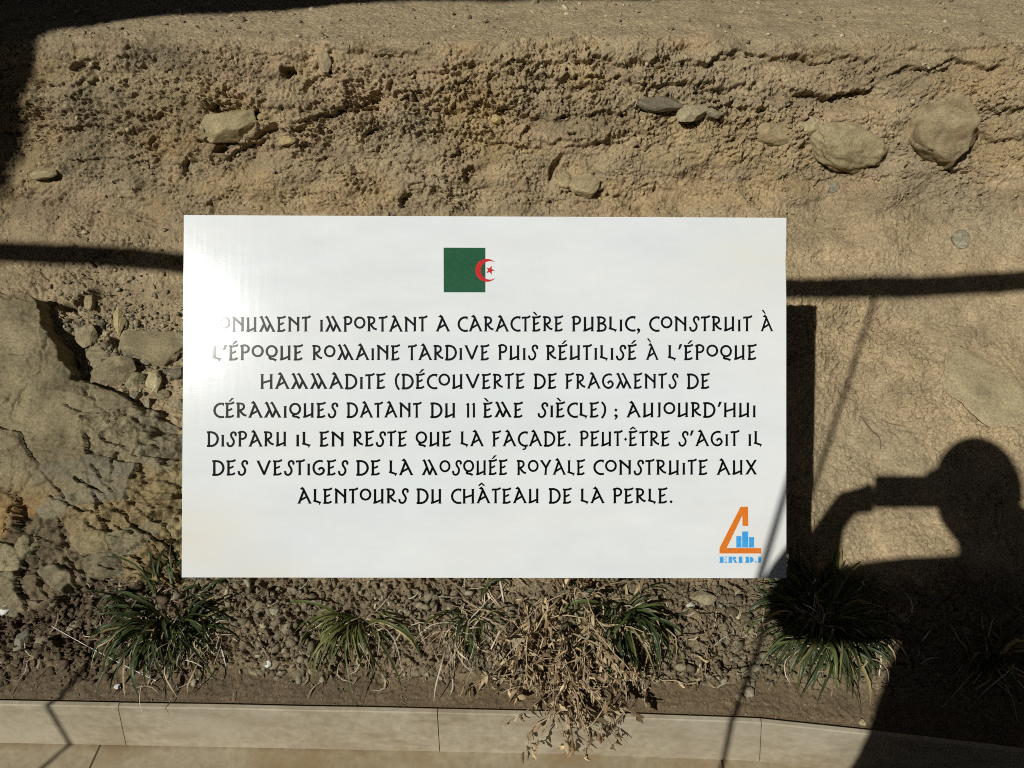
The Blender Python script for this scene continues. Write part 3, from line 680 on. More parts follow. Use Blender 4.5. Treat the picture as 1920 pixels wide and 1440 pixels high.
def corner(cx, cy, rad):
    d = N(nt, "ShaderNodeVectorMath", operation='DISTANCE'); cm = N(nt, "ShaderNodeCombineXYZ"); cm.inputs[0].default_value = cx; cm.inputs[1].default_value = cy
    xy = N(nt, "ShaderNodeCombineXYZ"); nt.links.new(sep.outputs[0], xy.inputs[0]); nt.links.new(sep.outputs[2], xy.inputs[1])
    nt.links.new(xy.outputs[0], d.inputs[0]); nt.links.new(cm.outputs[0], d.inputs[1])
    a = mapr(nt, d.outputs["Value"], .6, 0, 0, rad)
    m = N(nt, "ShaderNodeMath", operation='MULTIPLY'); nt.links.new(a, m.inputs[0]); nt.links.new(mapr(nt, n2.outputs[0], .2, 1), m.inputs[1]); return m.outputs[0]
c = mixc(nt, 'MIX', corner(0, .12, .16), c, (.66, .58, .42)); c = mixc(nt, 'MIX', corner(.12, 0, .13), c, (.67, .60, .45))
c = mixc(nt, 'MIX', corner(.97, .88, .2), c, (.68, .68, .56)); c = mixc(nt, 'MIX', corner(1, .1, .12), c, (.68, .63, .5))
nt.links.new(c, b.inputs["Base Color"])
mp = N(nt, "ShaderNodeMapping"); mp.inputs["Scale"].default_value = (120, 1, 6); nt.links.new(v, mp.inputs[0])
n4 = noise_tex(nt, 1.0, 3, .6, mp.outputs[0])
nt.links.new(mapr(nt, n4.outputs[0], .086, .106), b.inputs["Roughness"])
bump(nt, b, n3_.outputs[0], .035, .001)
def ink(name, colr):
    m, nt, b = new_mat(name); tc = N(nt, "ShaderNodeTexCoord"); n = noise_tex(nt, 240, 3, .6, tc.outputs["Object"])
    c = mixc(nt, 'MULTIPLY', 1.0, colr, mapr(nt, n.outputs[0], .85, 1.15)); nt.links.new(c, b.inputs["Base Color"])
    b.inputs["Roughness"].default_value = .10; return m
M_INK = ink("black_ink", (.004, .005, .0055)); M_GREEN = ink("green_ink", (.022, .098, .048)); M_RED = ink("red_ink", (.56, .03, .032))
M_ORANGE = ink("orange_ink", (.70, .19, .024)); M_BLUE = ink("blue_ink", (.055, .36, .77)); M_WHITE = ink("white_ink", (.82, .85, .86))

edge = [(344, 403)] + [(344 + (1475 - 344) * f, 403 + 5 * f) for f in (.25, .5, .75)] + [(1475, 408), (1474.6, 470), (1473.2, 492), (1474.2, 515), (1474.8, 560), (1474.8, 800), (1475, 1084.5)] + [(1475 - 1135 * f, 1084.5 - 1.5 * f) for f in (.25, .5, .75)] + [(340, 1083), (341.4, 850), (343, 620)]
bm = bmesh.new()
TH = .006
f0 = [bm.verts.new(sp(*e) + AX_W * .0005 - S_BASE + (np.array([907, 743]) - np.array(e)) @ np.array([[1, 0], [0, -1]]) @ np.stack([AX_R, AX_U]) * 0) for e in edge]
fi = bm.faces.new(f0[::-1])
ext = bmesh.ops.extrude_face_region(bm, geom=[fi])
for v_e in ext["geom"]:
    if isinstance(v_e, bmesh.types.BMVert): v_e.co += Vector(AX_W * TH)
bmesh.ops.recalc_face_normals(bm, faces=bm.faces[:])
outer = [e for e in bm.edges if any(v in f0 for v in e.verts) and all(v in f0 for v in e.verts)]
bmesh.ops.bevel(bm, geom=outer, offset=.0009, segments=2, affect='EDGES')
link_mesh("panel", bm_mesh("panel", bm), M_PANEL, sign)

LIFT = [0]
class Flat:
    """flat printed shapes on the sign face"""
    def __init__(s): s.V = []; s.F = []
    def poly(s, pts, tri=True, lift=None):
        LIFT[0] += 1; lf = (.00008 + .00000012 * (LIFT[0] % 400)) if lift is None else lift
        o = len(s.V); s.V += [tuple(sp(x, y, lf) - S_BASE) for x, y in pts]
        if tri:
            for t in tessellate_polygon([[Vector((x, y, 0)) for x, y in pts]]): s.F.append(tuple(o + q for q in t))
        else: s.F.append(tuple(range(o, o + len(pts))))
    def ribbon(s, L, Rr):
        LIFT[0] += 1; lf = .00008 + .00000012 * (LIFT[0] % 400)
        o = len(s.V); n = len(L)
        s.V += [tuple(sp(x, y, lf) - S_BASE) for x, y in list(L) + list(Rr)]
        for i in range(n - 1): s.F.append((o + i, o + i + 1, o + n + i + 1, o + n + i))
    def build(s, name, mat, parent):
        me = bpy.data.meshes.new(name); me.from_pydata(s.V, [], s.F); me.update()
        bm = bmesh.new(); bm.from_mesh(me)
        for f in bm.faces:
            f.normal_update()
            if f.normal.dot(Vector(AX_W)) > 0: f.normal_flip()
        bm.to_mesh(me); bm.free()
        return link_mesh(name, me, mat, parent)

def arc(cx, cy, rx, ry, a0, a1, n=18):
    return [(cx + rx * math.cos(math.radians(a)), cy + ry * math.sin(math.radians(a))) for a in np.linspace(a0, a1, n)]
def spl(pts, n=6):
    P = [pts[0]] + list(pts) + [pts[-1]]; out = []
    for i in range(1, len(P) - 2):
        for t in np.linspace(0, 1, n, endpoint=False):
            p0, p1, p2, p3 = (np.array(P[i + k - 1]) for k in range(4))
            out.append(tuple(.5 * ((2 * p1) + (-p0 + p2) * t + (2 * p0 - 5 * p1 + 4 * p2 - p3) * t * t + (-p0 + 3 * p1 - 3 * p2 + p3) * t ** 3)))
    return out + [pts[-1]]
def foot(x, y=0.0, w=.24): return ('p', [(x - w / 2, y), (x + w / 2, y), (x + w / 2 - .02, y + .035), (x + .055, y + .09), (x - .055, y + .09), (x - w / 2 + .02, y + .035)])
def head(x, y=1.0, w=.24): return ('p', [(x - w / 2, y), (x - w / 2 + .02, y - .035), (x - .055, y - .09), (x + .055, y - .09), (x + w / 2 - .02, y - .035), (x + w / 2, y)])
def st(*pts, w=None): return ('s', list(pts), w)
E_PARTS = [st((.13, .02), (.13, .98)), ('s', spl([(.0, .965), (.2, .945), (.42, .965), (.6, 1.045)]), .12), ('s', spl([(.13, .50), (.3, .52), (.46, .615)]), .11), ('s', spl([(.02, .045), (.25, .05), (.42, .07), (.56, .16)]), .12), ('p', [(0, 0), (.2, 0), (.2, .09), (.06, .05)])]
GL = {
 'A': (.92, [st((.36, 1.03), (.85, .02)), ('p', [(.14, .99), (.33, 1.15), (.43, 1.0), (.33, .93)]), st((.40, .86), (.09, .02)), st((.15, .21), (.58, .45), w=.115), foot(.09), foot(.84)]),
 'B': (.66, [st((.13, 0), (.13, 1)), ('s', spl([(.0, .96), (.3, .965), (.5, .88), (.53, .74), (.42, .6), (.14, .53)]), .12), ('s', spl([(.14, .55), (.42, .52), (.58, .38), (.57, .2), (.42, .07), (.0, .04)]), .12)]),
 'C': (.66, [('s', arc(.53, .5, .46, .46, 68, 292, 26), .13), ('p', [(.62, .99), (.70, .99), (.68, .80), (.60, .86)]), ('p', [(.55, .0), (.63, .0), (.70, .13), (.58, .11)])]),
 'D': (.82, [st((.13, 0), (.13, 1)), ('s', spl([(.0, .96), (.35, .96), (.62, .82), (.74, .52), (.64, .22), (.38, .05), (.0, .04)]), .13)]),
 'E': (.62, E_PARTS), 
 'F': (.62, [E_PARTS[0], E_PARTS[1], E_PARTS[2], foot(.11, -.02)]),
 'G': (.84, [('s', spl([(.64, .95), (.45, .96), (.22, .86), (.08, .64), (.08, .36), (.22, .13), (.45, .04), (.66, .12), (.76, .3), (.68, .46), (.54, .49), (.42, .38)]), .125), ('p', [(.55, 1.0), (.70, 1.0), (.67, .84), (.58, .9)]), ('p', [(.32, .44), (.47, .3), (.5, .43)])]),
 'H': (.86, [st((.12, 0), (.12, 1)), st((.72, 0), (.72, 1)), st((.12, .40), (.72, .58), w=.115), foot(.12), foot(.72), head(.12), head(.72)]),
 'I': (.27, [st((.135, 0), (.135, .8)), foot(.135), head(.135, .8)]),
 'J': (.34, [st((.2, 1), (.2, .05)), head(.2), ('p', [(.26, .12), (.14, .12), (.02, -.02), (.16, .02), (.2, -.06)])]),
 'L': (.56, [st((.13, 1), (.13, .18)), head(.13), ('s', [(.02, .21), (.22, .16), (.50, .06)], .12), ('p', [(.40, .10), (.56, .16), (.50, .02), (.42, -.10)])]),
 'M': (1.14, [st((.16, 1.02), (.56, .03)), st((.52, 1.02), (1.04, .03)), st((.10, .03), (.35, .52)), st((.56, .03), (.76, .50)), ('p', [(.0, .96), (.16, 1.1), (.25, .98), (.14, .93)]), ('p', [(.37, .96), (.52, 1.1), (.61, .98), (.5, .93)]), foot(.10), foot(1.03), ('p', [(.5, .08), (.62, .08), (.565, -.02)])]),
 'N': (.88, [st((.14, 0), (.14, .97)), st((.74, .03), (.74, 1)), st((.04, .98), (.16, .93), (.74, .42), w=.13), foot(.14), head(.74), ('p', [(.64, -.02), (.80, .06), (.80, .12), (.68, .12)]), ('p', [(0, 1), (.2, 1), (.12, .88)])]),
 'O': (.78, [('c', arc(.39, .61, .325, .345, 0, 360, 34), .125)]),
 'P': (.62, [st((.13, 0), (.13, .98)), ('s', spl([(.02, .90), (.12, .98), (.32, 1.01), (.5, .92), (.55, .76), (.48, .6), (.32, .52), (.14, .55)]), .12), foot(.13)]),
 'Q': (.80, [('c', arc(.40, .60, .325, .35, 0, 360, 34), .125), ('s', spl([(.34, .24), (.26, .15), (.33, .09), (.5, .07), (.66, .0)]), .125), ('p', [(.56, .08), (.74, .06), (.64, -.1)])]),
 'R': (.68, [st((.13, 0), (.13, 1)), ('s', spl([(.0, .96), (.2, .965), (.42, .92), (.5, .76), (.44, .6), (.26, .5)]), .12), ('s', spl([(.2, .54), (.34, .34), (.48, .2), (.64, .14)]), .125), foot(.12), ('p', [(.5, .11), (.69, .22), (.64, .06)])]),
 'S': (.66, [('s', spl([(.61, .74), (.63, .88), (.53, .97), (.39, .95), (.31, .82), (.34, .66), (.45, .5), (.5, .34), (.44, .14), (.29, .03), (.13, .07), (.07, .2), (.07, .3)]), .12), ('p', [(.54, .86), (.66, .86), (.62, .68)]), ('p', [(.0, .33), (.11, .2), (.04, .14)])]),
 'T': (.60, [st((.26, 0), (.26, .96)), ('s', spl([(.0, .93), (.2, .945), (.42, .955), (.6, 1.05)]), .12), ('p', [(.0, .99), (.09, .99), (.03, .8)]), foot(.26)]),
 'U': (.78, [st((.13, .06), (.13, .98)), st((.62, .0), (.62, 1)), ('s', [(.02, .045), (.18, .07), (.62, .26)], .12), ('p', [(0, 0), (.2, .0), (.2, .1)]), foot(.62), head(.62, 1, .22), ('p', [(.0, .9), (.2, 1.0), (.2, .88)])]),
 'V': (.98, [('s', [(.1, .95), (.51, .06)], .13), ('s', [(.51, .06), (.86, .95)], .13), head(.1, 1, .24), ('p', [(.78, .88), (.86, 1.05), (.99, .93)]), ('p', [(.44, .12), (.58, .12), (.51, -.02)])]),
 'X': (.78, [st((.1, .97), (.68, .03)), st((.68, .97), (.1, .03)), foot(.1), foot(.68), head(.1, 1, .2), head(.68, 1, .2)]),
 'Y': (.80, [st((.08, .97), (.42, .48)), st((.72, 1.0), (.42, .48)), st((.42, .5), (.38, 0)), head(.08, 1, .2), head(.72, 1.02, .2), foot(.38)]),
 "'": (.26, [('p', [(.0, .70), (.12, .70), (.28, 1.06), (.10, 1.06)])]),
 '.': (.20, [('p', [(-.01, .09), (.10, -.03), (.21, .09), (.10, .21)])]),
 ',': (.24, [('p', [(-.02, .12), (.10, .24), (.24, .12), (.20, -.04), (.04, -.18), (.02, -.12), (.10, .0)])]),
 ';': (.24, [('p', [(.0, .50), (.11, .38), (.22, .50), (.11, .62)]), ('p', [(-.02, .12), (.10, .24), (.24, .12), (.20, -.04), (.04, -.18), (.02, -.12), (.10, .0)])]),
 '·': (.18, [('p', [(-.02, .48), (.09, .36), (.20, .48), (.09, .60)])]),
 '(': (.34, [('s', spl([(.30, 1.04), (.12, .8), (.08, .5), (.14, .2), (.30, -.06)]), .12)]),
 ')': (.34, [('s', spl([(.05, 1.04), (.22, .8), (.27, .5), (.21, .2), (.05, -.06)]), .12)]),
 '1': (.30, [st((.18, .0), (.18, .98)), ('p', [(.0, .88), (.2, 1.02), (.24, .9), (.14, .86)]), foot(.18, 0, .18)]),
}
ACC = {'É': ('E', [('p', [(.22, 1.08), (.32, 1.08), (.60, 1.33), (.42, 1.33)])]), 'È': ('E', [('p', [(.02, 1.33), (.18, 1.33), (.38, 1.10), (.28, 1.07)])]), 'Ê': ('E', [('s', [(.10, 1.12), (.3, 1.27), (.48, 1.14)], .09)]),
       'À': ('A', [('p', [(.04, 1.45), (.2, 1.45), (.38, 1.2), (.29, 1.18)])]), 'Â': ('A', [('s', [(.14, 1.2), (.34, 1.36), (.54, 1.2)], .09)]), 'Ç': ('C', [('s', spl([(.5, .02), (.56, -.1), (.44, -.2), (.34, -.17)]), .09)])}
for k, (bch, ex) in ACC.items(): GL[k] = (GL[bch][0], GL[bch][1] + ex)
KERN = {'A': -.04, 'T': -.03, 'V': -.05, 'L': -.02, "'": -.02}

def stroke_poly(pts, w, closed=False):
    P = np.array(pts, float); n = len(P)
    t = np.gradient(P, axis=0) if not closed else (np.roll(P[:-1], -1, 0) - np.roll(P[:-1], 1, 0))
    if closed: t = np.vstack([t, t[:1]])
    # mitre for corners
    nrm = np.stack([-t[:, 1], t[:, 0]], 1); nrm /= np.linalg.norm(nrm, axis=1)[:, None] + 1e-9
    if not closed and n > 2:
        for i in range(1, n - 1):
            a = P[i] - P[i - 1]; b = P[i + 1] - P[i]; a /= np.linalg.norm(a) + 1e-9; b /= np.linalg.norm(b) + 1e-9
            m = np.array([-(a + b)[1], (a + b)[0]]); m /= np.linalg.norm(m) + 1e-9
            c = max(.5, m @ np.array([-a[1], a[0]])); nrm[i] = m / c
    wob = 1 + .06 * np.sin(np.arange(n) * 2.1 + pts[0][0] * 9)
    hw = (w / 2) * wob[:, None]
    return P + nrm * hw, P - nrm * hw

def word(fl, text, x0, x1, base0, base1, capl=27.6):
    """set one word between two photo columns on a (slightly sloping) baseline"""
    ws = [GL[ch][0] for ch in text]
    gap = .13; tot = sum(ws) + gap * (len(text) - 1)
    sx = (x1 - x0) / tot; cx = 0.0
    for ch, wd in zip(text, ws):
        jit = random.uniform(-.012, .012)
        for prt in GL[ch][1]:
            def tr(p):
                gx = x0 + (cx + p[0]) * sx
                bl = base0 + (base1 - base0) * (gx - 388) / (1430 - 388)
                return gx, bl - (p[1] + jit) * capl
            if prt[0] == 'p': fl.poly([tr(p) for p in prt[1]])
            else:
                L, Rr = stroke_poly(prt[1], (prt[2] or .13) * 1.12, prt[0] == 'c')
                fl.ribbon([tr(p) for p in L], [tr(p) for p in Rr])
        cx += wd + gap
LINES = [
 (622, 621, [("MONUMENT", 377, 582), ("IMPORTANT", 599, 801), ("A", 817.5, 843), ("CARACTÈRE", 858, 1056), ("PUBLIC,", 1072, 1200.6), ("CONSTRUIT", 1217, 1410), ("À", 1426.6, 1449)]),
 (675.5, 674.5, [("L'ÉPOQUE", 398, 568), ("ROMAINE", 585.6, 750), ("TARDIVE", 765, 917.5), ("PUIS", 934, 1008), ("RÉUTILISÉ", 1024, 1194), ("À", 1211.6, 1234), ("L'ÉPOQUE", 1252, 1419)]),
 (729.3, 728.5, [("HAMMADITE", 488, 723), ("(DÉCOUVERTE", 740, 984), ("DE", 1001, 1044), ("FRAGMENTS", 1060, 1271), ("DE", 1288, 1331)]),
 (783.3, 782.3, [("CÉRAMIQUES", 400, 633), ("DATANT", 650, 790), ("DU", 807, 855), ("11", 873, 891.5), ("ÈME", 906, 980.6), ("SIÈCLE)", 1008, 1136.5), (";", 1151.5, 1158.5), ("AUJOURD'HUI", 1175, 1418)]),
 (837.3, 836.3, [("DISPARU", 388, 538), ("IL", 554, 582.5), ("EN", 599, 645.6), ("RESTE", 662, 763), ("QUE", 779, 846), ("LA", 863, 906.5), ("FAÇADE.", 923, 1070), ("PEUT·ÊTRE", 1087, 1256), ("S'AGIT", 1272, 1386), ("IL", 1402, 1429)]),
 (891.3, 890, [("DES", 398, 464), ("VESTIGES", 481, 652), ("DE", 668, 713), ("LA", 729, 774), ("MOSQUÉE", 791, 951.5), ("ROYALE", 969, 1097), ("CONSTRUITE", 1112.5, 1327), ("AUX", 1344, 1419)]),
 (944.5, 943.5, [("ALENTOURS", 558, 765), ("DU", 781, 829), ("CHÂTEAU", 845.6, 1011.5), ("DE", 1029, 1072), ("LA", 1088, 1133), ("PERLE.", 1149, 1261)]),
]
for b0, b1, words in LINES:
    f_ = Flat()
    for t_, a_, c_ in words: word(f_, t_, a_, c_, b0, b1)
    f_.build("text_line", M_INK, sign)
# flag
flag = Flat(); flag.poly([(831.7, 464.3), (909.8, 464.6), (909.8, 548), (832, 548)], lift=.0001); fo = flag.build("flag", M_GREEN, sign)
cr_ = Flat()
R1, R2, cx1, cx2, cyy = 21.4, 17.4, 912.7, 918.6, 506.8
dd = cx2 - cx1; xi = (dd * dd + R1 * R1 - R2 * R2) / (2 * dd); yi = math.sqrt(R1 * R1 - xi * xi)
a1 = math.degrees(math.atan2(yi, xi)); a2 = math.degrees(math.atan2(yi, xi - dd))
outer_ = arc(cx1, cyy, R1, R1, a1, 360 - a1, 48); inner_ = arc(cx2, cyy, R2, R2, a2, 360 - a2, 48)
o_ = len(cr_.V); cr_.V += [tuple(sp(x, y, .0002) - S_BASE) for x, y in outer_ + inner_]
cr_.F += [(i, i + 1, 48 + i + 1, 48 + i) for i in range(47)]
cr_.build("crescent", M_RED, fo)
star = Flat(); pts = []
for k in range(10):
    r_ = 8.9 if k % 2 == 0 else 3.5; a = math.radians(k * 36); pts.append((918.8 + r_ * math.cos(a), 506.6 + r_ * math.sin(a)))
star.poly(pts, lift=.0002); star.build("star", M_RED, fo)
# logo
lg = lambda P_: [(1320 + x / 8.0, 920 + y / 8.0) for x, y in P_]
logo = Flat(); logo.poly(lg([(548, 240), (658, 240), (664, 528), (578, 528), (574, 368), (338, 862), (856, 862), (857, 942), (232, 942), (232, 860)]), lift=.0001); lo = logo.build("logo", M_ORANGE, sign)
bars = Flat()
for x0, y0, x1, y1 in ((484, 682, 560, 846), (572, 612, 663, 846), (674, 696, 750, 846)): bars.poly(lg([(x0, y0), (x1, y0), (x1, y1), (x0, y1)]), lift=.0002)
bars.poly(lg([(478, 846.5), (762, 846.5), (762, 853), (478, 853)]), lift=.0002)
bars.build("tower_bars", M_BLUE, lo)
lt = Flat()
def rect(x0, y0, x1, y1): lt.poly(lg([(x0, y0), (x1, y0), (x1, y1), (x0, y1)]))
# fat stencil letters E R I D J
rect(236, 990, 292, 1083); rect(228, 990, 246, 998); rect(228, 1075, 246, 1083); rect(300, 990, 342, 998); rect(300, 1075, 344, 1083); lt.poly(lg([(325, 998), (342, 998), (342, 1022)])); lt.poly(lg([(325, 1075), (344, 1075), (344, 1050)])); lt.poly(lg([(300, 1036), (322, 1020), (322, 1052)]))
rect(368, 990, 420, 1083); rect(358, 990, 374, 998); rect(358, 1075, 374, 1083); lt.poly(lg([(428, 990), (462, 990), (482, 1004), (482, 1022), (462, 1035), (428, 1035)])); lt.poly(lg([(436, 1038), (470, 1038), (490, 1075), (500, 1083), (462, 1083)]))
rect(520, 990, 574, 1083); rect(512, 990, 582, 998); rect(512, 1075, 582, 1083)
rect(624, 990, 676, 1083); rect(614, 990, 632, 998); rect(614, 1075, 632, 1083); lt.poly(lg([(686, 990), (712, 994), (738, 1012), (744, 1036), (738, 1060), (712, 1079), (686, 1083)]))
lt.poly(lg([(756, 1066), (764, 1054), (780, 1054), (788, 1066), (780, 1079), (764, 1079)])); lt.poly(lg([(812, 990), (858, 990), (858, 1060), (846, 1079), (800, 1083), (812, 1064)])); rect(800, 990, 862, 998)
lt.build("lettering", M_BLUE, lo)
# steel back frame and legs that carry the panel (hidden behind it)
M_STEEL, nt, b = new_mat("galvanised_steel"); b.inputs["Base Color"].default_value = (.35, .35, .34, 1); b.inputs["Metallic"].default_value = .8; b.inputs["Roughness"].default_value = .5
def bar(p0, p1, w, name, mat, parent, org):
    p0 = Vector(p0) - Vector(org); p1 = Vector(p1) - Vector(org); d = p1 - p0
    q = d.to_track_quat('Z', 'X').to_matrix().to_4x4(); q.translation = p0
    bm = bmesh.new(); box_bm(bm, (-w / 2, -w / 2, 0), (w / 2, w / 2, d.length), w * .12, q)
    return link_mesh(name, bm_mesh(name, bm), mat, parent)
for px in (620, 1190):
    top = sp(px, 560, -.02); low_ = sp(px, 860, -.02)
    g_, _, _ = at(px, 860)
    bar(top, sp(px, 940, -.02), .025, "back_rail", M_STEEL, sign, S_BASE)
    e = low_ + AX_W * .0; g2 = np.array([low_[0], low_[1] + .30, 0]); g2[2] = float(ground_z(g2[0], g2[1])) - .06
    bar(e + AX_W * .012, g2, .025, "leg", M_STEEL, sign, S_BASE)

# ------------------------------------------------------------------ plants
def ribbons(paths, widths, cols, fold=.25):
    """many grass blades -> one mesh; path (k,3)"""
    Vs, Fs, Cs, off = [], [], [], 0
    for P, w, c in zip(paths, widths, cols):
        k = len(P); t = np.gradient(P, axis=0); t /= np.linalg.norm(t, axis=1)[:, None] + 1e-9
        side = np.cross(t, [0, 0, 1.0]); l = np.linalg.norm(side, axis=1)[:, None]
        side = np.where(l > .05, side / np.maximum(l, 1e-6), np.array([1.0, 0, 0])); up = np.cross(side, t)
        ang = w[1]; s2 = side * math.cos(ang) + up * math.sin(ang); u2 = np.cross(s2, t)
        u = np.linspace(0, 1, k); prof = w[0] * np.minimum(1, .55 + 1.6 * u) * np.clip((1 - u) * 3.0, .06, 1) ** .8
        L = P - s2 * prof[:, None] / 2 + u2 * prof[:, None] * fold; Rr = P + s2 * prof[:, None] / 2 + u2 * prof[:, None] * fold
        V = np.empty((k * 3, 3)); V[0::3] = L; V[1::3] = P; V[2::3] = Rr
        b = np.arange(k - 1) * 3 + off
        Fs.append(np.stack([b, b + 1, b + 4, b + 3], 1)); Fs.append(np.stack([b + 1, b + 2, b + 5, b + 4], 1))
        cc = np.array(c)[None] * (1.15 - .3 * np.abs(u - .4))[:, None]
        Cs.append(np.repeat(cc, 3, 0)); Vs.append(V); off += 3 * k
    return np.concatenate(Vs), np.concatenate(Fs), np.concatenate(Cs)

def blade_path(r, root, az, el, length, droop, k=9, twist=0.0, floor=.004):
    d = np.array([math.cos(az) * math.cos(el), math.sin(az) * math.cos(el), math.sin(el)])
    P = [np.array(root)]; st_ = length / (k - 1); p = np.array(root, float)
    for i in range(k - 1):
        d = d + np.array([r.normal() * .07, r.normal() * .07, -droop * (i + 1) / (k - 1) + r.normal() * .05]); d /= np.linalg.norm(d)
        a = twist * .15; d = np.array([d[0] * math.cos(a) - d[1] * math.sin(a), d[0] * math.sin(a) + d[1] * math.cos(a), d[2]])
        p = p + d * st_
        ky = float(kerb_y(p[0]))
        if p[1] > ky + .012: p[2] = max(p[2], float(ground_z(p[0], p[1])) + floor + .01 * r.random())
        else: p[2] = max(p[2], .006 if p[1] < ky - .004 else KERB_H + .003)
        P.append(p.copy())
    return np.array(P)

def clump(px, py, n, ll, lh, wid, palette, label, seed, dead=60, spread=.035, back=1.0, elr=(.5, 1.35), droopr=(.25, .75), deadlen=(.06, .2), bias=None):
    r = np.random.default_rng(seed); p, fr, d = at(px, py)
    p[2] = float(ground_z(p[0], p[1])) + .004
    root = empty("grass_tuft", p, label, "grass tuft", "grass tufts planted along the bed")
    paths, ws, cs = [], [], []
    for k in range(n):
        az = r.uniform(-math.pi, math.pi)
        if r.random() > back and math.sin(az) > 0: az = -az
        if bias and r.random() < bias[2]: az = bias[0] + r.normal() * bias[1]
        rr = spread * math.sqrt(r.random())
        b = np.array([rr * math.cos(az + r.normal() * .5), rr * math.sin(az + r.normal() * .5), 0]) + p
        paths.append(blade_path(r, b, az, r.uniform(*elr), ll * .8 + (lh - ll * .8) * r.random() ** 1.35, r.uniform(*droopr), 10, r.normal() * .4) - p)
        ws.append((wid * r.uniform(.6, 1.15), r.normal() * .5)); c = np.array(palette[r.integers(len(palette))]) * r.uniform(.75, 1.25)
        cs.append(c if r.random() > .1 else np.array((.34, .28, .13)) * r.uniform(.7, 1.2))
    V, F, C = ribbons(paths, ws, cs)
    link_mesh("green_blades", np_mesh("green_blades", V, F, C), M_BLADE, root, True)
    paths, ws, cs = [], [], []
    for k in range(dead):
        az = r.uniform(-math.pi, 0) if r.random() < .8 else r.uniform(0, math.pi)
        b = np.array([r.normal() * spread * 1.1, r.normal() * spread * .8 - .01, 0]) + p
        paths.append(blade_path(r, b, az, r.uniform(.1, 1.0), r.uniform(*deadlen), r.uniform(.5, 1.3), 8, r.normal() * 2.2, .007) - p)
        ws.append((wid * r.uniform(.2, .55), r.normal() * .8)); cs.append(np.array([(.50, .40, .26), (.38, .29, .18), (.62, .55, .42), (.30, .22, .14)][r.integers(4)]) * r.uniform(.7, 1.2))
    V, F, C = ribbons(paths, ws, cs, .1)
    link_mesh("dead_blades", np_mesh("dead_blades", V, F, C), M_STRAW, root, True)
DG = [(.046, .066, .024), (.034, .050, .018), (.060, .082, .030), (.075, .095, .034)]
LG = [(.11, .135, .042), (.14, .155, .05), (.08, .10, .034), (.18, .18, .065)]
MG = [(.065, .088, .030), (.085, .11, .036), (.05, .07, .026)]
clump(325, 1150, 300, .08, .175, .0062, DG, "largest dark green grass tuft under the sign's left corner", 301, 260, .055, .72, (.2, 1.25), deadlen=(.04, .125))
clump(675, 1150, 95, .08, .215, .0060, LG, "bright yellow green grass tuft with blades fanning towards the kerb left of centre", 302, 45, .022, .45, (.2, 1.1), (.35, .9), bias=(-2.55, .42, .6))
clump(880, 1150, 75, .06, .14, .0056, MG, "half withered grass tuft with a brown straw skirt under the sign's middle", 303, 330, .034, .55, (.3, 1.3), (.4, .9), (.06, .16))
clump(1165, 1150, 120, .08, .19, .0068, [(.065, .095, .030), (.09, .125, .038), (.045, .068, .024)], "mid green grass tuft tangled with the dead weed right of centre", 304, 50, .028, .45, (.2, 1.2), (.35, .85), bias=(-1.6, .6, .5))
clump(1537, 1172, 290, .09, .18, .0066, DG + LG[:1], "dark green grass tuft half in the person's shadow by the sign's right corner", 305, 140, .05, .7, (.2, 1.2), deadlen=(.04, .13))
clump(1850, 1235, 40, .07, .13, .007, DG, "small grass tuft wholly in shadow at the far right of the bed", 306, 30, .02, .6)

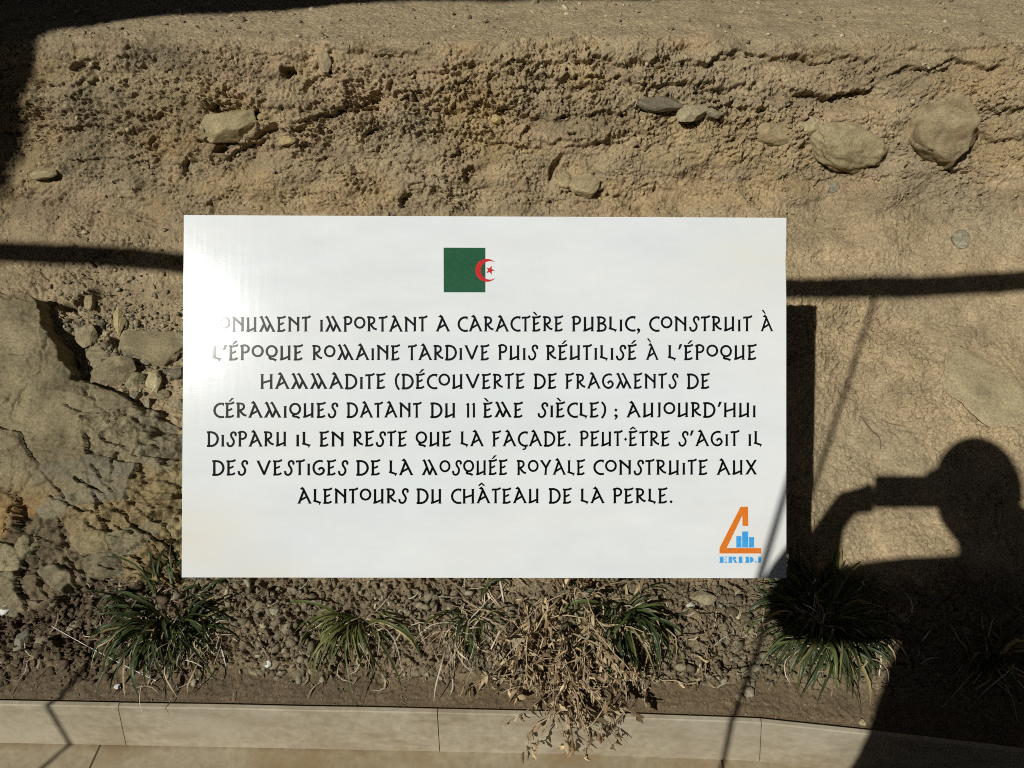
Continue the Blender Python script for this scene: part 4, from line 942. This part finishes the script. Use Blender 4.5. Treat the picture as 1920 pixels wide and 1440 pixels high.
def dead_weed(name, label, roots, seed, seglen, nseg, leafn, spreadx, leaf=(.013, .028), over=.8, lift=(.008, .05)):
    r = np.random.default_rng(seed)
    p0, _, _ = at(*roots[0]); p0[2] = float(ground_z(p0[0], p0[1]))
    root = empty(name, p0, label, "dead plant")
    SV, SF, SCc, so = [], [], [], 0; LV, LF, LC, lo_ = [], [], [], 0
    for (rx, ry) in roots:
        p, _, _ = at(rx, ry); p[2] = float(ground_z(p[0], p[1])) + .01
        az = -math.pi / 2 + r.normal() * spreadx; d = np.array([math.cos(az), math.sin(az), r.uniform(.1, .9) if r.random() < .7 else r.uniform(1.0, 2.2)]); d /= np.linalg.norm(d)
        path = [p.copy()]; hang = r.random() < over
        for k in range(r.integers(*nseg)):
            d += np.array([r.normal() * .22, r.normal() * .16 - .03, -.16 + r.normal() * .18]); d /= np.linalg.norm(d)
            q = p + d * seglen * r.uniform(.7, 1.2); ky = float(kerb_y(q[0]))
            if q[1] > ky - .004:
                g = float(ground_z(q[0], q[1])) if q[1] > ky + .012 else KERB_H
                if q[2] < g + .006: q[2] = g + r.uniform(*lift) * .6; d[2] = abs(d[2]) * .4
                if not hang and q[1] < ky + .04: q[1] = ky + .04 + .02 * r.random(); d[1] = abs(d[1]) * .3
            else:
                q[1] = max(q[1], ky - r.uniform(.012, .075)); d[1] *= .5; d[2] -= .12
                if q[2] < .008: break
            p = q; path.append(p.copy())
        P = np.array(path) - p0; k = len(P)
        if k < 3: continue
        t = np.gradient(P, axis=0); t /= np.linalg.norm(t, axis=1)[:, None] + 1e-9
        a = np.cross(t, [.3, .2, .93]); a /= np.linalg.norm(a, axis=1)[:, None] + 1e-9; b = np.cross(t, a)
        rad = np.linspace(.0021, .0008, k)[:, None] * r.uniform(.7, 1.2)
        ring = [P + rad * (a * math.cos(x) + b * math.sin(x)) for x in np.linspace(0, 2 * math.pi, 5, endpoint=False)]
        V = np.stack(ring, 1).reshape(-1, 3)
        for i in range(k - 1):
            for m in range(5): SF.append((so + i * 5 + m, so + i * 5 + (m + 1) % 5, so + i * 5 + 5 + (m + 1) % 5, so + i * 5 + 5 + m))
        SV.append(V); so += len(V); sc_ = np.array((.52, .41, .26)) * r.uniform(.55, 1.15); SCc.append(np.tile(sc_, (len(V), 1)))
        for i in range(1, k):
            for m in range(r.integers(leafn[0], leafn[1] + 1)):
                ln = r.uniform(*leaf); wd = ln * r.uniform(.16, .42)
                ld = t[i] * .5 + r.normal(size=3) * .5 + np.array([0, -.3, -.55]); ld /= np.linalg.norm(ld)
                sd_ = np.cross(ld, r.normal(size=3)); sd_ /= np.linalg.norm(sd_) + 1e-9; up = np.cross(sd_, ld)
                cu = r.uniform(.8, 3.0); be = r.normal() * 2.0; tw = r.normal() * 1.8
                V = []
                for iu, u in enumerate(np.linspace(0, 1, 6)):
                    hw = wd * math.sin(math.pi * min(1, .06 + .94 * u)) ** .7 * .5 + .0006
                    c0 = P[i] + ld * ln * u + up * ln * .35 * be * (u * u - u * .3)
                    ta = tw * u; s_r = sd_ * math.cos(ta) + up * math.sin(ta); u_r = up * math.cos(ta) - sd_ * math.sin(ta)
                    for w in (-1, -.5, 0, .5, 1):
                        th = w * cu; V.append(c0 + s_r * hw * math.sin(th) / max(cu * .7, .4) + u_r * hw * (1 - math.cos(th)) * .9 + up * .0012 * r.normal())
                LV.append(np.array(V))
                for iu in range(5):
                    for iv in range(4): LF.append((lo_ + iu * 5 + iv, lo_ + iu * 5 + iv + 1, lo_ + iu * 5 + iv + 6, lo_ + iu * 5 + iv + 5))
                lo_ += 30
                LC.append(np.tile(np.array([(.56, .44, .26), (.44, .33, .19), (.64, .52, .32), (.30, .20, .11), (.20, .135, .075)][r.integers(5)]) * r.uniform(.75, 1.15), (30, 1)))
    link_mesh("stems", np_mesh("stems", np.concatenate(SV), np.array(SF), np.concatenate(SCc)), M_STRAW, root, True)
    link_mesh("dry_leaves", np_mesh("dry_leaves", np.concatenate(LV), np.array(LF), np.concatenate(LC)), M_STRAW, root, True)
rr = np.random.default_rng(5)
rts = [(1045, 1085)] + [(rr.uniform(970, 1130), rr.uniform(1070, 1190)) for _ in range(46)] + [(rr.normal(1070, 38), rr.uniform(1190, 1300)) for _ in range(30)] + [(rr.uniform(960, 1140), rr.uniform(1270, 1320)) for _ in range(9)]
dead_weed("dead_weed", "dead straw coloured weed with curled leaves spilling over the kerb", rts, 401, .019, (8, 17), (0, 2), .27, (.010, .026), .42)
dead_weed("dead_weed", "sparse bent dead weed stems on the soil left of the shaded grass tuft", [(1290, 1150), (1310, 1160), (1250, 1170), (1320, 1190), (1330, 1200), (1300, 1240), (1340, 1235)], 402, .020, (6, 11), (0, 1), .5, (.012, .022), .0)

# straw bits and litter lying on the bed
def straw_bits():
    r = np.random.default_rng(77); w = (vis * (PYX > 1090) * (PYX < 1300) * (osd < -5)).ravel(); pick = r.choice(len(w), 260, p=w / w.sum())
    paths, ws, cs = [], [], []
    for q in pick:
        j, i = divmod(int(q), nc); p = EV[j, i] + np.array([0, 0, .004]); a = r.uniform(0, 6.28); l = r.uniform(.012, .06); k = 5
        u = np.linspace(-.5, .5, k); c = r.normal() * .8
        fr = frame_at(j, i); P = p + np.outer(u * l * math.cos(a) - c * l * u * u * math.sin(a), fr[0]) + np.outer(u * l * math.sin(a) + c * l * u * u * math.cos(a), fr[1]) + np.outer(.004 * r.random() * (1 - 4 * u * u) + .002, fr[2])
        paths.append(P); ws.append((r.uniform(.0015, .004), r.normal() * .6)); cs.append(np.array([(.5, .43, .31), (.36, .28, .18), (.62, .57, .47)][r.integers(3)]) * r.uniform(.7, 1.1))
    V, F, C = ribbons(paths, ws, cs, .1)
    tag(link_mesh("straw_litter", np_mesh("straw_litter", V, F, C), M_STRAW, None, True), "scattered bits of dry straw on the gravel", kind="stuff")
straw_bits()
M_PAPER, nt, b = new_mat("white_scrap"); b.inputs["Base Color"].default_value = (.62, .62, .59, 1); b.inputs["Roughness"].default_value = .7
for px, py, w, lab in ((192, 1138, 18, "small white fluff scrap at the left edge of the largest grass tuft"), (222, 1289, 15, "white translucent scrap on dark soil in front of the largest grass tuft"), (410, 1221, 16, "white scrap right of the largest grass tuft"), (30, 1148, 24, "dusty white scrap under the outcrop at far left"), (506, 1247, 14, "flat white chip on the gravel left of the yellow green tuft")):
    p, fr, d = at(px, py); V, F = chunk(3, int(px), 5, .4, .35)
    W = placed(V, p + fr[2] * .004, fr, (w / 2 * d / FPX, w / 2.4 * d / FPX, w / 4 * d / FPX), .6, (.2, .1)) - p
    o = link_mesh("paper_scrap", np_mesh("paper_scrap", W, F), M_PAPER); o.location = p; tag(o, lab, "litter")
# twig on the bank at right
def twig(pts, label, rad, c=(.2, .13, .075)):
    P = np.array([at(*q)[0] + at(*q)[1][2] * .004 for q in pts]); o0 = P[0].copy(); P = np.array(spl([tuple(x) for x in P], 5)) - o0
    k = len(P); t = np.gradient(P, axis=0); t /= np.linalg.norm(t, axis=1)[:, None]; a = np.cross(t, [.2, .9, .3]); a /= np.linalg.norm(a, axis=1)[:, None]; b = np.cross(t, a)
    V = np.stack([P + rad * np.linspace(1, .5, k)[:, None] * (a * math.cos(x) + b * math.sin(x)) for x in np.linspace(0, 6.283, 6, endpoint=False)], 1).reshape(-1, 3)
    F = [(i * 6 + m, i * 6 + (m + 1) % 6, i * 6 + 6 + (m + 1) % 6, i * 6 + 6 + m) for i in range(k - 1) for m in range(6)]
    o = link_mesh("twig", np_mesh("twig", V, F, np.tile(c, (len(V), 1))), M_STRAW, None, True); o.location = o0; tag(o, label, "twig")
twig([(1622, 775), (1640, 800), (1652, 820), (1656, 840)], "dark brown curved twig on the bank right of the sign's shadow", .0021)
twig([(1660, 782), (1674, 790), (1690, 797)], "short dark twig right of the curved twig", .0014)
# thin pale tube drawn as a line over the largest tuft
def pale_line():
    a, _, _ = at(108, 1184); b, _, _ = at(312, 1290); a = a + [0, -.01, .03]; b = b + [0, -.02, .055]
    m, nt, bs = new_mat("pale_line_mat"); bs.inputs["Base Color"].default_value = (.7, .68, .62, 1); bs.inputs["Roughness"].default_value = .35
    P = np.array([a + (b - a) * t + np.array([0, 0, -.006 * 4 * t * (1 - t)]) for t in np.linspace(0, 1, 16)]) - a
    V = np.stack([P + .0009 * (np.array([0, .6, .8]) * math.cos(x) + np.array([.45, -.7, .5]) * math.sin(x)) for x in np.linspace(0, 6.283, 5, endpoint=False)], 1).reshape(-1, 3)
    F = [(i * 5 + k, i * 5 + (k + 1) % 5, i * 5 + 5 + (k + 1) % 5, i * 5 + 5 + k) for i in range(15) for k in range(5)]
    o = link_mesh("pale_line", np_mesh("pale_line", V, F), m); o.location = a; tag(o, "thin pale line stretched over the front of the largest grass tuft", "pale_line")
pale_line()

# ------------------------------------------------------------------ out-of-view shadow casters, and a roof and walls added to block sky light
SE1 = np.cross(SUN_DIR, [0, 0, 1.0]); SE1 /= np.linalg.norm(SE1); SE2 = np.cross(SE1, SUN_DIR)
M_WOOD, nt, b = new_mat("weathered_wood"); tc = N(nt, "ShaderNodeTexCoord"); n = noise_tex(nt, 8, 5, .6, tc.outputs["Object"])
nt.links.new(mixc(nt, 'MIX', n.outputs[0], (.07, .05, .035), (.13, .095, .065)), b.inputs["Base Color"]); b.inputs["Roughness"].default_value = .8
M_ROD, nt, b = new_mat("painted_steel"); b.inputs["Base Color"].default_value = (.05, .05, .05, 1); b.inputs["Roughness"].default_value = .5
FY = -.25
def on_plane_y(e1, e2, y):
    """point with sun-view coordinates (e1,e2) on the vertical plane y"""
    A = np.array([[SE1[0], SE1[2]], [SE2[0], SE2[2]]]); r = np.array([e1 - SE1[1] * y, e2 - SE2[1] * y])
    x, z = np.linalg.solve(A, r); return np.array([x, y, z + CAM_H])
fr_o = empty("pergola_frame", (-.3, FY, 0), "timber beam on slim steel posts behind the photographer", "pergola")
FO = np.array([-.3, FY, 0])
b0 = on_plane_y(-2.7, -.375, FY); b1 = on_plane_y(-1.68, -.058, FY); b2 = on_plane_y(-.319, .394, FY); b3 = on_plane_y(.9, .93, FY)
bar(b0, b1, .047, "beam", M_WOOD, fr_o, FO); bar(b1 + [0.0, .0, 0], b2, .047, "beam", M_WOOD, fr_o, FO); bar(b2, b3, .047, "beam", M_WOOD, fr_o, FO)
pt = on_plane_y(-.155, .44, FY); pb = on_plane_y(-.052, -1.44, FY); pb[2] = 0
bar(pt, pb, .0085, "post", M_ROD, fr_o, FO)
pt = on_plane_y(-1.262, .06, FY); pb = on_plane_y(-1.268, -1.5, FY); pb[2] = 0
bar(pt, pb, .0085, "post", M_ROD, fr_o, FO)
for p_ in (b0, b3):
    bar(p_, (p_[0], FY, 0), .06, "post", M_WOOD, fr_o, FO)
# roof cut to the upper-left shadow edge, extended unseen to block sky light
RZ = 4.5
def on_plane_z(e1, e2, z):
    A = np.array([[SE1[0], SE1[1]], [SE2[0], SE2[1]]]); r = np.array([e1, e2 - SE2[2] * (z - CAM_H)])
    x, y = np.linalg.solve(A, r); return (x, y)
outl = [(-2.115, .375), (-1.99, .535), (-1.89, .645), (-1.64, .81), (-1.276, .985), (-.95, 1.12)]
rv = [on_plane_z(a, b_, RZ) for a, b_ in outl]
xe, ye = rv[-1]
rv = [on_plane_z(-2.14, -.03, RZ), on_plane_z(-2.112, .076, RZ), on_plane_z(-2.085, .19, RZ), on_plane_z(-2.085, .28, RZ)] + rv + [(5.5, ye + .12 * (5.5 - xe)), (5.5, 6.5), (-6, 6.5), (-6, on_plane_z(-2.14, -.03, RZ)[1] - .05)]
bm = bmesh.new()
RO = Vector((-2.9, 1.2, 0))
lowv = [bm.verts.new(Vector((x, y, RZ)) - RO) for x, y in rv]; f = bm.faces.new(lowv)
ex = bmesh.ops.extrude_face_region(bm, geom=[f])
for g in ex["geom"]:
    if isinstance(g, bmesh.types.BMVert): g.co.z += .06
bmesh.ops.triangulate(bm, faces=[f for f in bm.faces if len(f.verts) > 4])
roof = empty("shade_roof", RO, "dark timber roof added unseen over the bank to shade it and block sky light", "roof")
link_mesh("roof_sheet", bm_mesh("roof_sheet", bm), M_WOOD, roof)
for x, y in ((-3.6, 1.6), (-3.4, 4.4), (5.2, 4.4), (4.6, 1.6)):
    z0 = float(np.interp(y, PY_, PZ_)) - .05
    bar((x, y, z0), (x, y, RZ), .09, "post", M_WOOD, roof, RO)
def blocker_house():  # added out of view to cut sky fill from behind the camera
    org = Vector((0, -4.6, 0)); root = empty("blocker_house", org, "plain rendered building front added unseen behind the photographer to block sky light", "blocker_house")
    m = stone_slab_mat("old_render", (.085, .078, .068), (.06, .055, .048), None, .9)[0]
    mg, nt, b = new_mat("dark_glass"); b.inputs["Base Color"].default_value = (.02, .02, .02, 1); b.inputs["Roughness"].default_value = .1
    bm = bmesh.new(); box_bm(bm, (-9, -3, -.02), (9, 0, 4.5)); link_mesh("wall", bm_mesh("wall", bm), m, root)
    bm = bmesh.new(); box_bm(bm, (-9.3, -3.3, 4.5), (9.3, .3, 4.65), .02); link_mesh("roof", bm_mesh("roof", bm), M_WOOD, root)
    bm = bmesh.new(); box_bm(bm, (-.5, -.02, 0), (.5, .04, 2.1), .01); link_mesh("door", bm_mesh("door", bm), M_WOOD, root)
    for x in (-4.5, 3.5):
        bm = bmesh.new(); box_bm(bm, (x, -.02, 1), (x + 1.1, .03, 2.2), .01); w = link_mesh("window", bm_mesh("window", bm), M_WOOD, root)
        bm = bmesh.new(); box_bm(bm, (x + .08, .03, 1.08), (x + 1.02, .034, 2.12)); link_mesh("pane", bm_mesh("pane", bm), mg, w)
blocker_house()
def screen_wall(x, label):  # added beyond the frame to keep sky fill off the bank
    bm = bmesh.new(); box_bm(bm, (x, -4.5, -.02), (x + .12, 6.4, 4.4)); o = link_mesh("sky_screen", bm_mesh("sky_screen", bm), M_WOOD); tag(o, label, "wall")
screen_wall(5.6, "dark boarded side wall added unseen on the right to block sky light"); screen_wall(-6.2, "dark boarded side wall added unseen on the left to block sky light")

# ------------------------------------------------------------------ the photographer (only the shadow falls in the picture)
def sunp(e1, e2, t):
    return CAM_C + SE1 * e1 + SE2 * e2 - SUN_DIR * t
def make_person():
    J = {}; E = []
    def j(n, p, r): J[n] = (np.array(p, float), r)
    def chain(*ns): E.extend(zip(ns[:-1], ns[1:]))
    HEAD = sunp(.190, .062, .20)
    j('pelvis', (.09, -.40, .98), .155); j('waist', (.095, -.40, 1.12), .150); j('chest', (.13, -.375, 1.34), .165); j('collar', (.155, -.315, 1.515), .095); j('neck', (.14, -.26, 1.60), .058)
    j('skull', HEAD - np.array([0, .01, .05]), .075)
    j('nape', sunp(.255, -.015, .26), .082)
    chain('pelvis', 'waist', 'chest', 'collar', 'neck', 'skull'); chain('skull', 'nape', 'collar')
    j('shl', (-.04, -.315, 1.515), .084); j('ell', sunp(-.066, -.292, .09), .062); j('frl', sunp(-.066, -.19, .06), .045); j('wrl', sunp(-.064, -.118, .05), .028); j('pal', sunp(-.050, -.062, .045), .028)
    chain('collar', 'shl', 'ell', 'frl', 'wrl', 'pal')
    j('shr', (.32, -.34, 1.49), .080); j('elr', (.40, -.16, 1.29), .060); j('wrr', (.24, -.075, 1.44), .030); j('par', (.178, -.055, 1.52), .026)
    chain('collar', 'shr', 'elr', 'wrr', 'par')
    for s, n in ((-1, 'l'), (1, 'r')):
        x = .09
        j('hip' + n, (x + s * .09, -.40, .93), .105); j('knee' + n, (x + s * .11, -.385, .50), .068); j('calf' + n, (x + s * .11, -.40, .34), .06); j('ank' + n, (x + s * .115, -.41, .085), .042); j('toe' + n, (x + s * .14, -.23, .035), .036)
        chain('pelvis', 'hip' + n, 'knee' + n, 'calf' + n, 'ank' + n, 'toe' + n)
    # phone frame: fingers curl round its two short ends
    PB = CAM_C - AX_W * .016
    for n, sx, px_ in (('l', -1, -.028), ('r', 1, .138)):
        pal = J['pa' + n][0]
        for q, (du, ln) in enumerate(((.000, .030), (-.017, .034), (-.034, .031), (-.049, .025))):
            k1 = PB + AX_R * (px_ + sx * .016) + AX_U * du - AX_W * .030; k2 = PB + AX_R * (px_ + sx * .012) + AX_U * (du + .001) - AX_W * .008
            k3 = PB + AX_R * (px_ + sx * .001) + AX_U * (du + .002) + AX_W * .004 if n == 'r' else PB + AX_R * (px_ - .006) + AX_U * (du + .002) - AX_W * .001
            for m, (kk, rr_) in enumerate(((k1, .0095), (k2, .0085), (k3, .007))): j(f'f{n}{q}{m}', kk, rr_)
            chain('pa' + n, f'f{n}{q}0', f'f{n}{q}1', f'f{n}{q}2')
        t1 = pal + (PB - AX_W * .045 - pal) * .4 + AX_U * .0; t2 = PB + AX_R * (px_ - sx * .022) - AX_U * .03 - AX_W * .014
        j('t' + n + '0', t1, .012); j('t' + n + '1', t2, .009); chain('pa' + n, 't' + n + '0', 't' + n + '1')
    bm = bmesh.new()
    def capsule(p0, r0, p1, r1, sx=1.0, sy=1.0):
        d = p1 - p0; L = np.linalg.norm(d); t = d / max(L, 1e-6)
        a = np.cross(t, [0, 1, 0.0]); a = a / np.linalg.norm(a) if np.linalg.norm(a) > .2 else np.array([1.0, 0, 0]); b = np.cross(t, a)
        rings = []
        for ph in np.linspace(-math.pi / 2, 0, 6)[1:]: rings.append((p0 + t * r0 * math.sin(ph), r0 * math.cos(ph)))
        for ph in np.linspace(0, math.pi / 2, 6)[:-1]: rings.append((p1 + t * r1 * math.sin(ph), r1 * math.cos(ph)))
        vs = [[bm.verts.new(c + r * (a * math.cos(x) * sx + b * math.sin(x) * sy)) for x in np.linspace(0, 2 * math.pi, 20, endpoint=False)] for c, r in rings]
        e0 = bm.verts.new(p0 - t * r0); e1 = bm.verts.new(p1 + t * r1)
        for q in range(20):
            w = (q + 1) % 20
            bm.faces.new((e0, vs[0][w], vs[0][q])); bm.faces.new((e1, vs[-1][q], vs[-1][w]))
            for u, v in zip(vs[:-1], vs[1:]): bm.faces.new((u[q], u[w], v[w], v[q]))
    for a_, b_ in E:
        torso = a_ in ('pelvis', 'waist', 'chest') and b_ in ('waist', 'chest', 'collar')
        capsule(J[a_][0], J[a_][1], J[b_][0], J[b_][1], 1.22 if torso else 1.0, .88 if torso else 1.0)
    sm = bpy.data.meshes.new("person_parts")
    # head with face, joined into the same body by voxel remesh
    r0 = bmesh.ops.create_icosphere(bm, subdivisions=5, radius=1.0)
    tiltm = Matrix.Rotation(math.radians(-22), 4, 'X')
    for v in r0["verts"]:
        x, y, z = v.co
        k = 1.0 - .16 * max(0, -z) - .05 * max(0, z) * abs(x)
        q = Vector((x * .077 * k, y * .098, z * .118))
        if y > 0:                                            # face side is +y
            nose = math.exp(-((x / .17) ** 2 + ((z + .13) / .2) ** 2)) * .024 * (1.2 - .8 * max(0, z + .1) * 3)
            eyes = (math.exp(-(((x - .38) / .17) ** 2 + ((z - .06) / .12) ** 2)) + math.exp(-(((x + .38) / .17) ** 2 + ((z - .06) / .12) ** 2))) * -.008
            brow = math.exp(-((z - .22) / .1) ** 2) * .004; lips = math.exp(-((x / .3) ** 2 + ((z + .5) / .07) ** 2)) * .006; chin = math.exp(-((x / .3) ** 2 + ((z + .85) / .2) ** 2)) * .012
            q.y += nose + eyes + brow + lips + chin
        v.co = tiltm @ q + Vector(HEAD)
    for s in (-1, 1):
        re = bmesh.ops.create_icosphere(bm, subdivisions=3, radius=1.0)
        for v in re["verts"]: v.co = tiltm @ Vector((s * .079 + v.co.x * .009, v.co.y * .018 - .005, v.co.z * .032)) + Vector(HEAD)
    bm.to_mesh(sm); bm.free()
    o = bpy.data.objects.new("tmp", sm); COL.objects.link(o)
    rm = o.modifiers.new("rm", 'REMESH'); rm.mode = 'VOXEL'; rm.voxel_size = .0055; rm.use_smooth_shade = True
    sm_ = o.modifiers.new("smooth", 'SMOOTH'); sm_.factor = .5; sm_.iterations = 3
    dg = bpy.context.evaluated_depsgraph_get(); me = bpy.data.meshes.new_from_object(o.evaluated_get(dg)); bpy.data.objects.remove(o)
    me.name = "person"; me.materials.clear()
    def plain(nm, c, r_=.8):
        m, nt, b = new_mat(nm); tc = N(nt, "ShaderNodeTexCoord"); n = noise_tex(nt, 40, 4, .6, tc.outputs["Object"])
        nt.links.new(mixc(nt, 'MULTIPLY', 1.0, c, mapr(nt, n.outputs[0], .85, 1.15)), b.inputs["Base Color"]); b.inputs["Roughness"].default_value = r_; return m
    mats = [plain("skin", (.42, .26, .18), .5), plain("dark_jacket", (.035, .038, .045)), plain("dark_trousers", (.04, .045, .06)), plain("shoe_leather", (.03, .022, .018), .4)]
    root = bpy.data.objects.new("person", me); COL.objects.link(root); root.location = (0, 0, 0)
    for m in mats: me.materials.append(m)
    n = len(me.polygons); cen = np.empty(n * 3); me.polygons.foreach_get("center", cen); cen = cen.reshape(-1, 3)
    mi = np.ones(n, int); mi[cen[:, 2] < .98] = 2; mi[cen[:, 2] < .10] = 3; mi[cen[:, 2] > 1.565] = 0
    for nm in ('wrl', 'wrr'):
        w = J[nm][0]; e = J['ell' if nm == 'wrl' else 'elr'][0]; d = (w - e) / np.linalg.norm(w - e)
        mi[((cen - w) @ d > .0) & (np.linalg.norm(cen - w, axis=1) < .2) & (cen[:, 1] > -.2)] = 0
    nb_ = J['nape'][0]; mi[(np.linalg.norm(cen - nb_, axis=1) < .125) & (cen[:, 1] < HEAD[1] + .02) & (cen[:, 2] < HEAD[2] + .02)] = 1
    me.polygons.foreach_set("material_index", mi.astype(np.int32))
    me.polygons.foreach_set("use_smooth", np.ones(n, dtype=bool)); me.update()
    tag(root, "person in dark hooded jacket, cap and trousers holding up a phone to photograph the sign", "person")
    # cap with a short peak
    V, F = ICO[5]; V = V.copy(); kf = (V[:, 2] > -.02)[F].all(1); Fh = F[kf]; us = np.unique(Fh); rem = np.full(len(V), -1); rem[us] = np.arange(len(us))
    W = V[us] * np.array([.086, .108, .126]); T3 = np.array(tiltm.to_3x3()); W = (T3 @ W.T).T + HEAD
    nb = len(W); ang = np.linspace(.25, math.pi - .25, 19); pk = []
    for zz in (.004, -.003):
        for rr_ in (0.0, .5, 1.0):
            for a in ang: pk.append(((.080 + .012 * rr_) * math.cos(a), .098 * math.sin(a) + .055 * rr_ * math.sin(a) ** .6, .012 + zz - .016 * rr_ - .01 * rr_ * math.cos(a) ** 2))
    W = np.concatenate([W, (T3 @ np.array(pk).T).T + HEAD]); Fp = []
    for lay_ in (0, 57):
        for q in range(2):
            for a in range(18):
                i = nb + lay_ + q * 19 + a; f = (i, i + 1, i + 20, i + 19); f = f if lay_ == 0 else f[::-1]; Fp += [(f[0], f[1], f[2]), (f[0], f[2], f[3])]
    link_mesh("cap", np_mesh("cap", W, np.concatenate([rem[Fh], np.array(Fp)])), plain("dark_cap", (.03, .028, .03), .8), root, True)
    # the phone in the hands: a thing of its own
    po = CAM_C - AX_W * .014
    ph = empty("phone", po, "dark phone held sideways in the person's hands", "phone")
    Mx = Matrix(((AX_R[0], AX_U[0], -AX_W[0], 0), (AX_R[1], AX_U[1], -AX_W[1], 0), (AX_R[2], AX_U[2], -AX_W[2], 0), (0, 0, 0, 1)))
    bm = bmesh.new(); box_bm(bm, (-.02, -.05, -.004), (.13, .025, .004), .0035, Mx); link_mesh("phone_body", bm_mesh("phone_body", bm), plain("phone_shell", (.02, .02, .022), .3), ph)
    bm = bmesh.new(); box_bm(bm, (-.016, -.046, .0041), (.126, .021, .0046), 0, Mx); link_mesh("screen", bm_mesh("screen", bm), plain("phone_glass", (.01, .01, .012), .1), ph)
make_person()
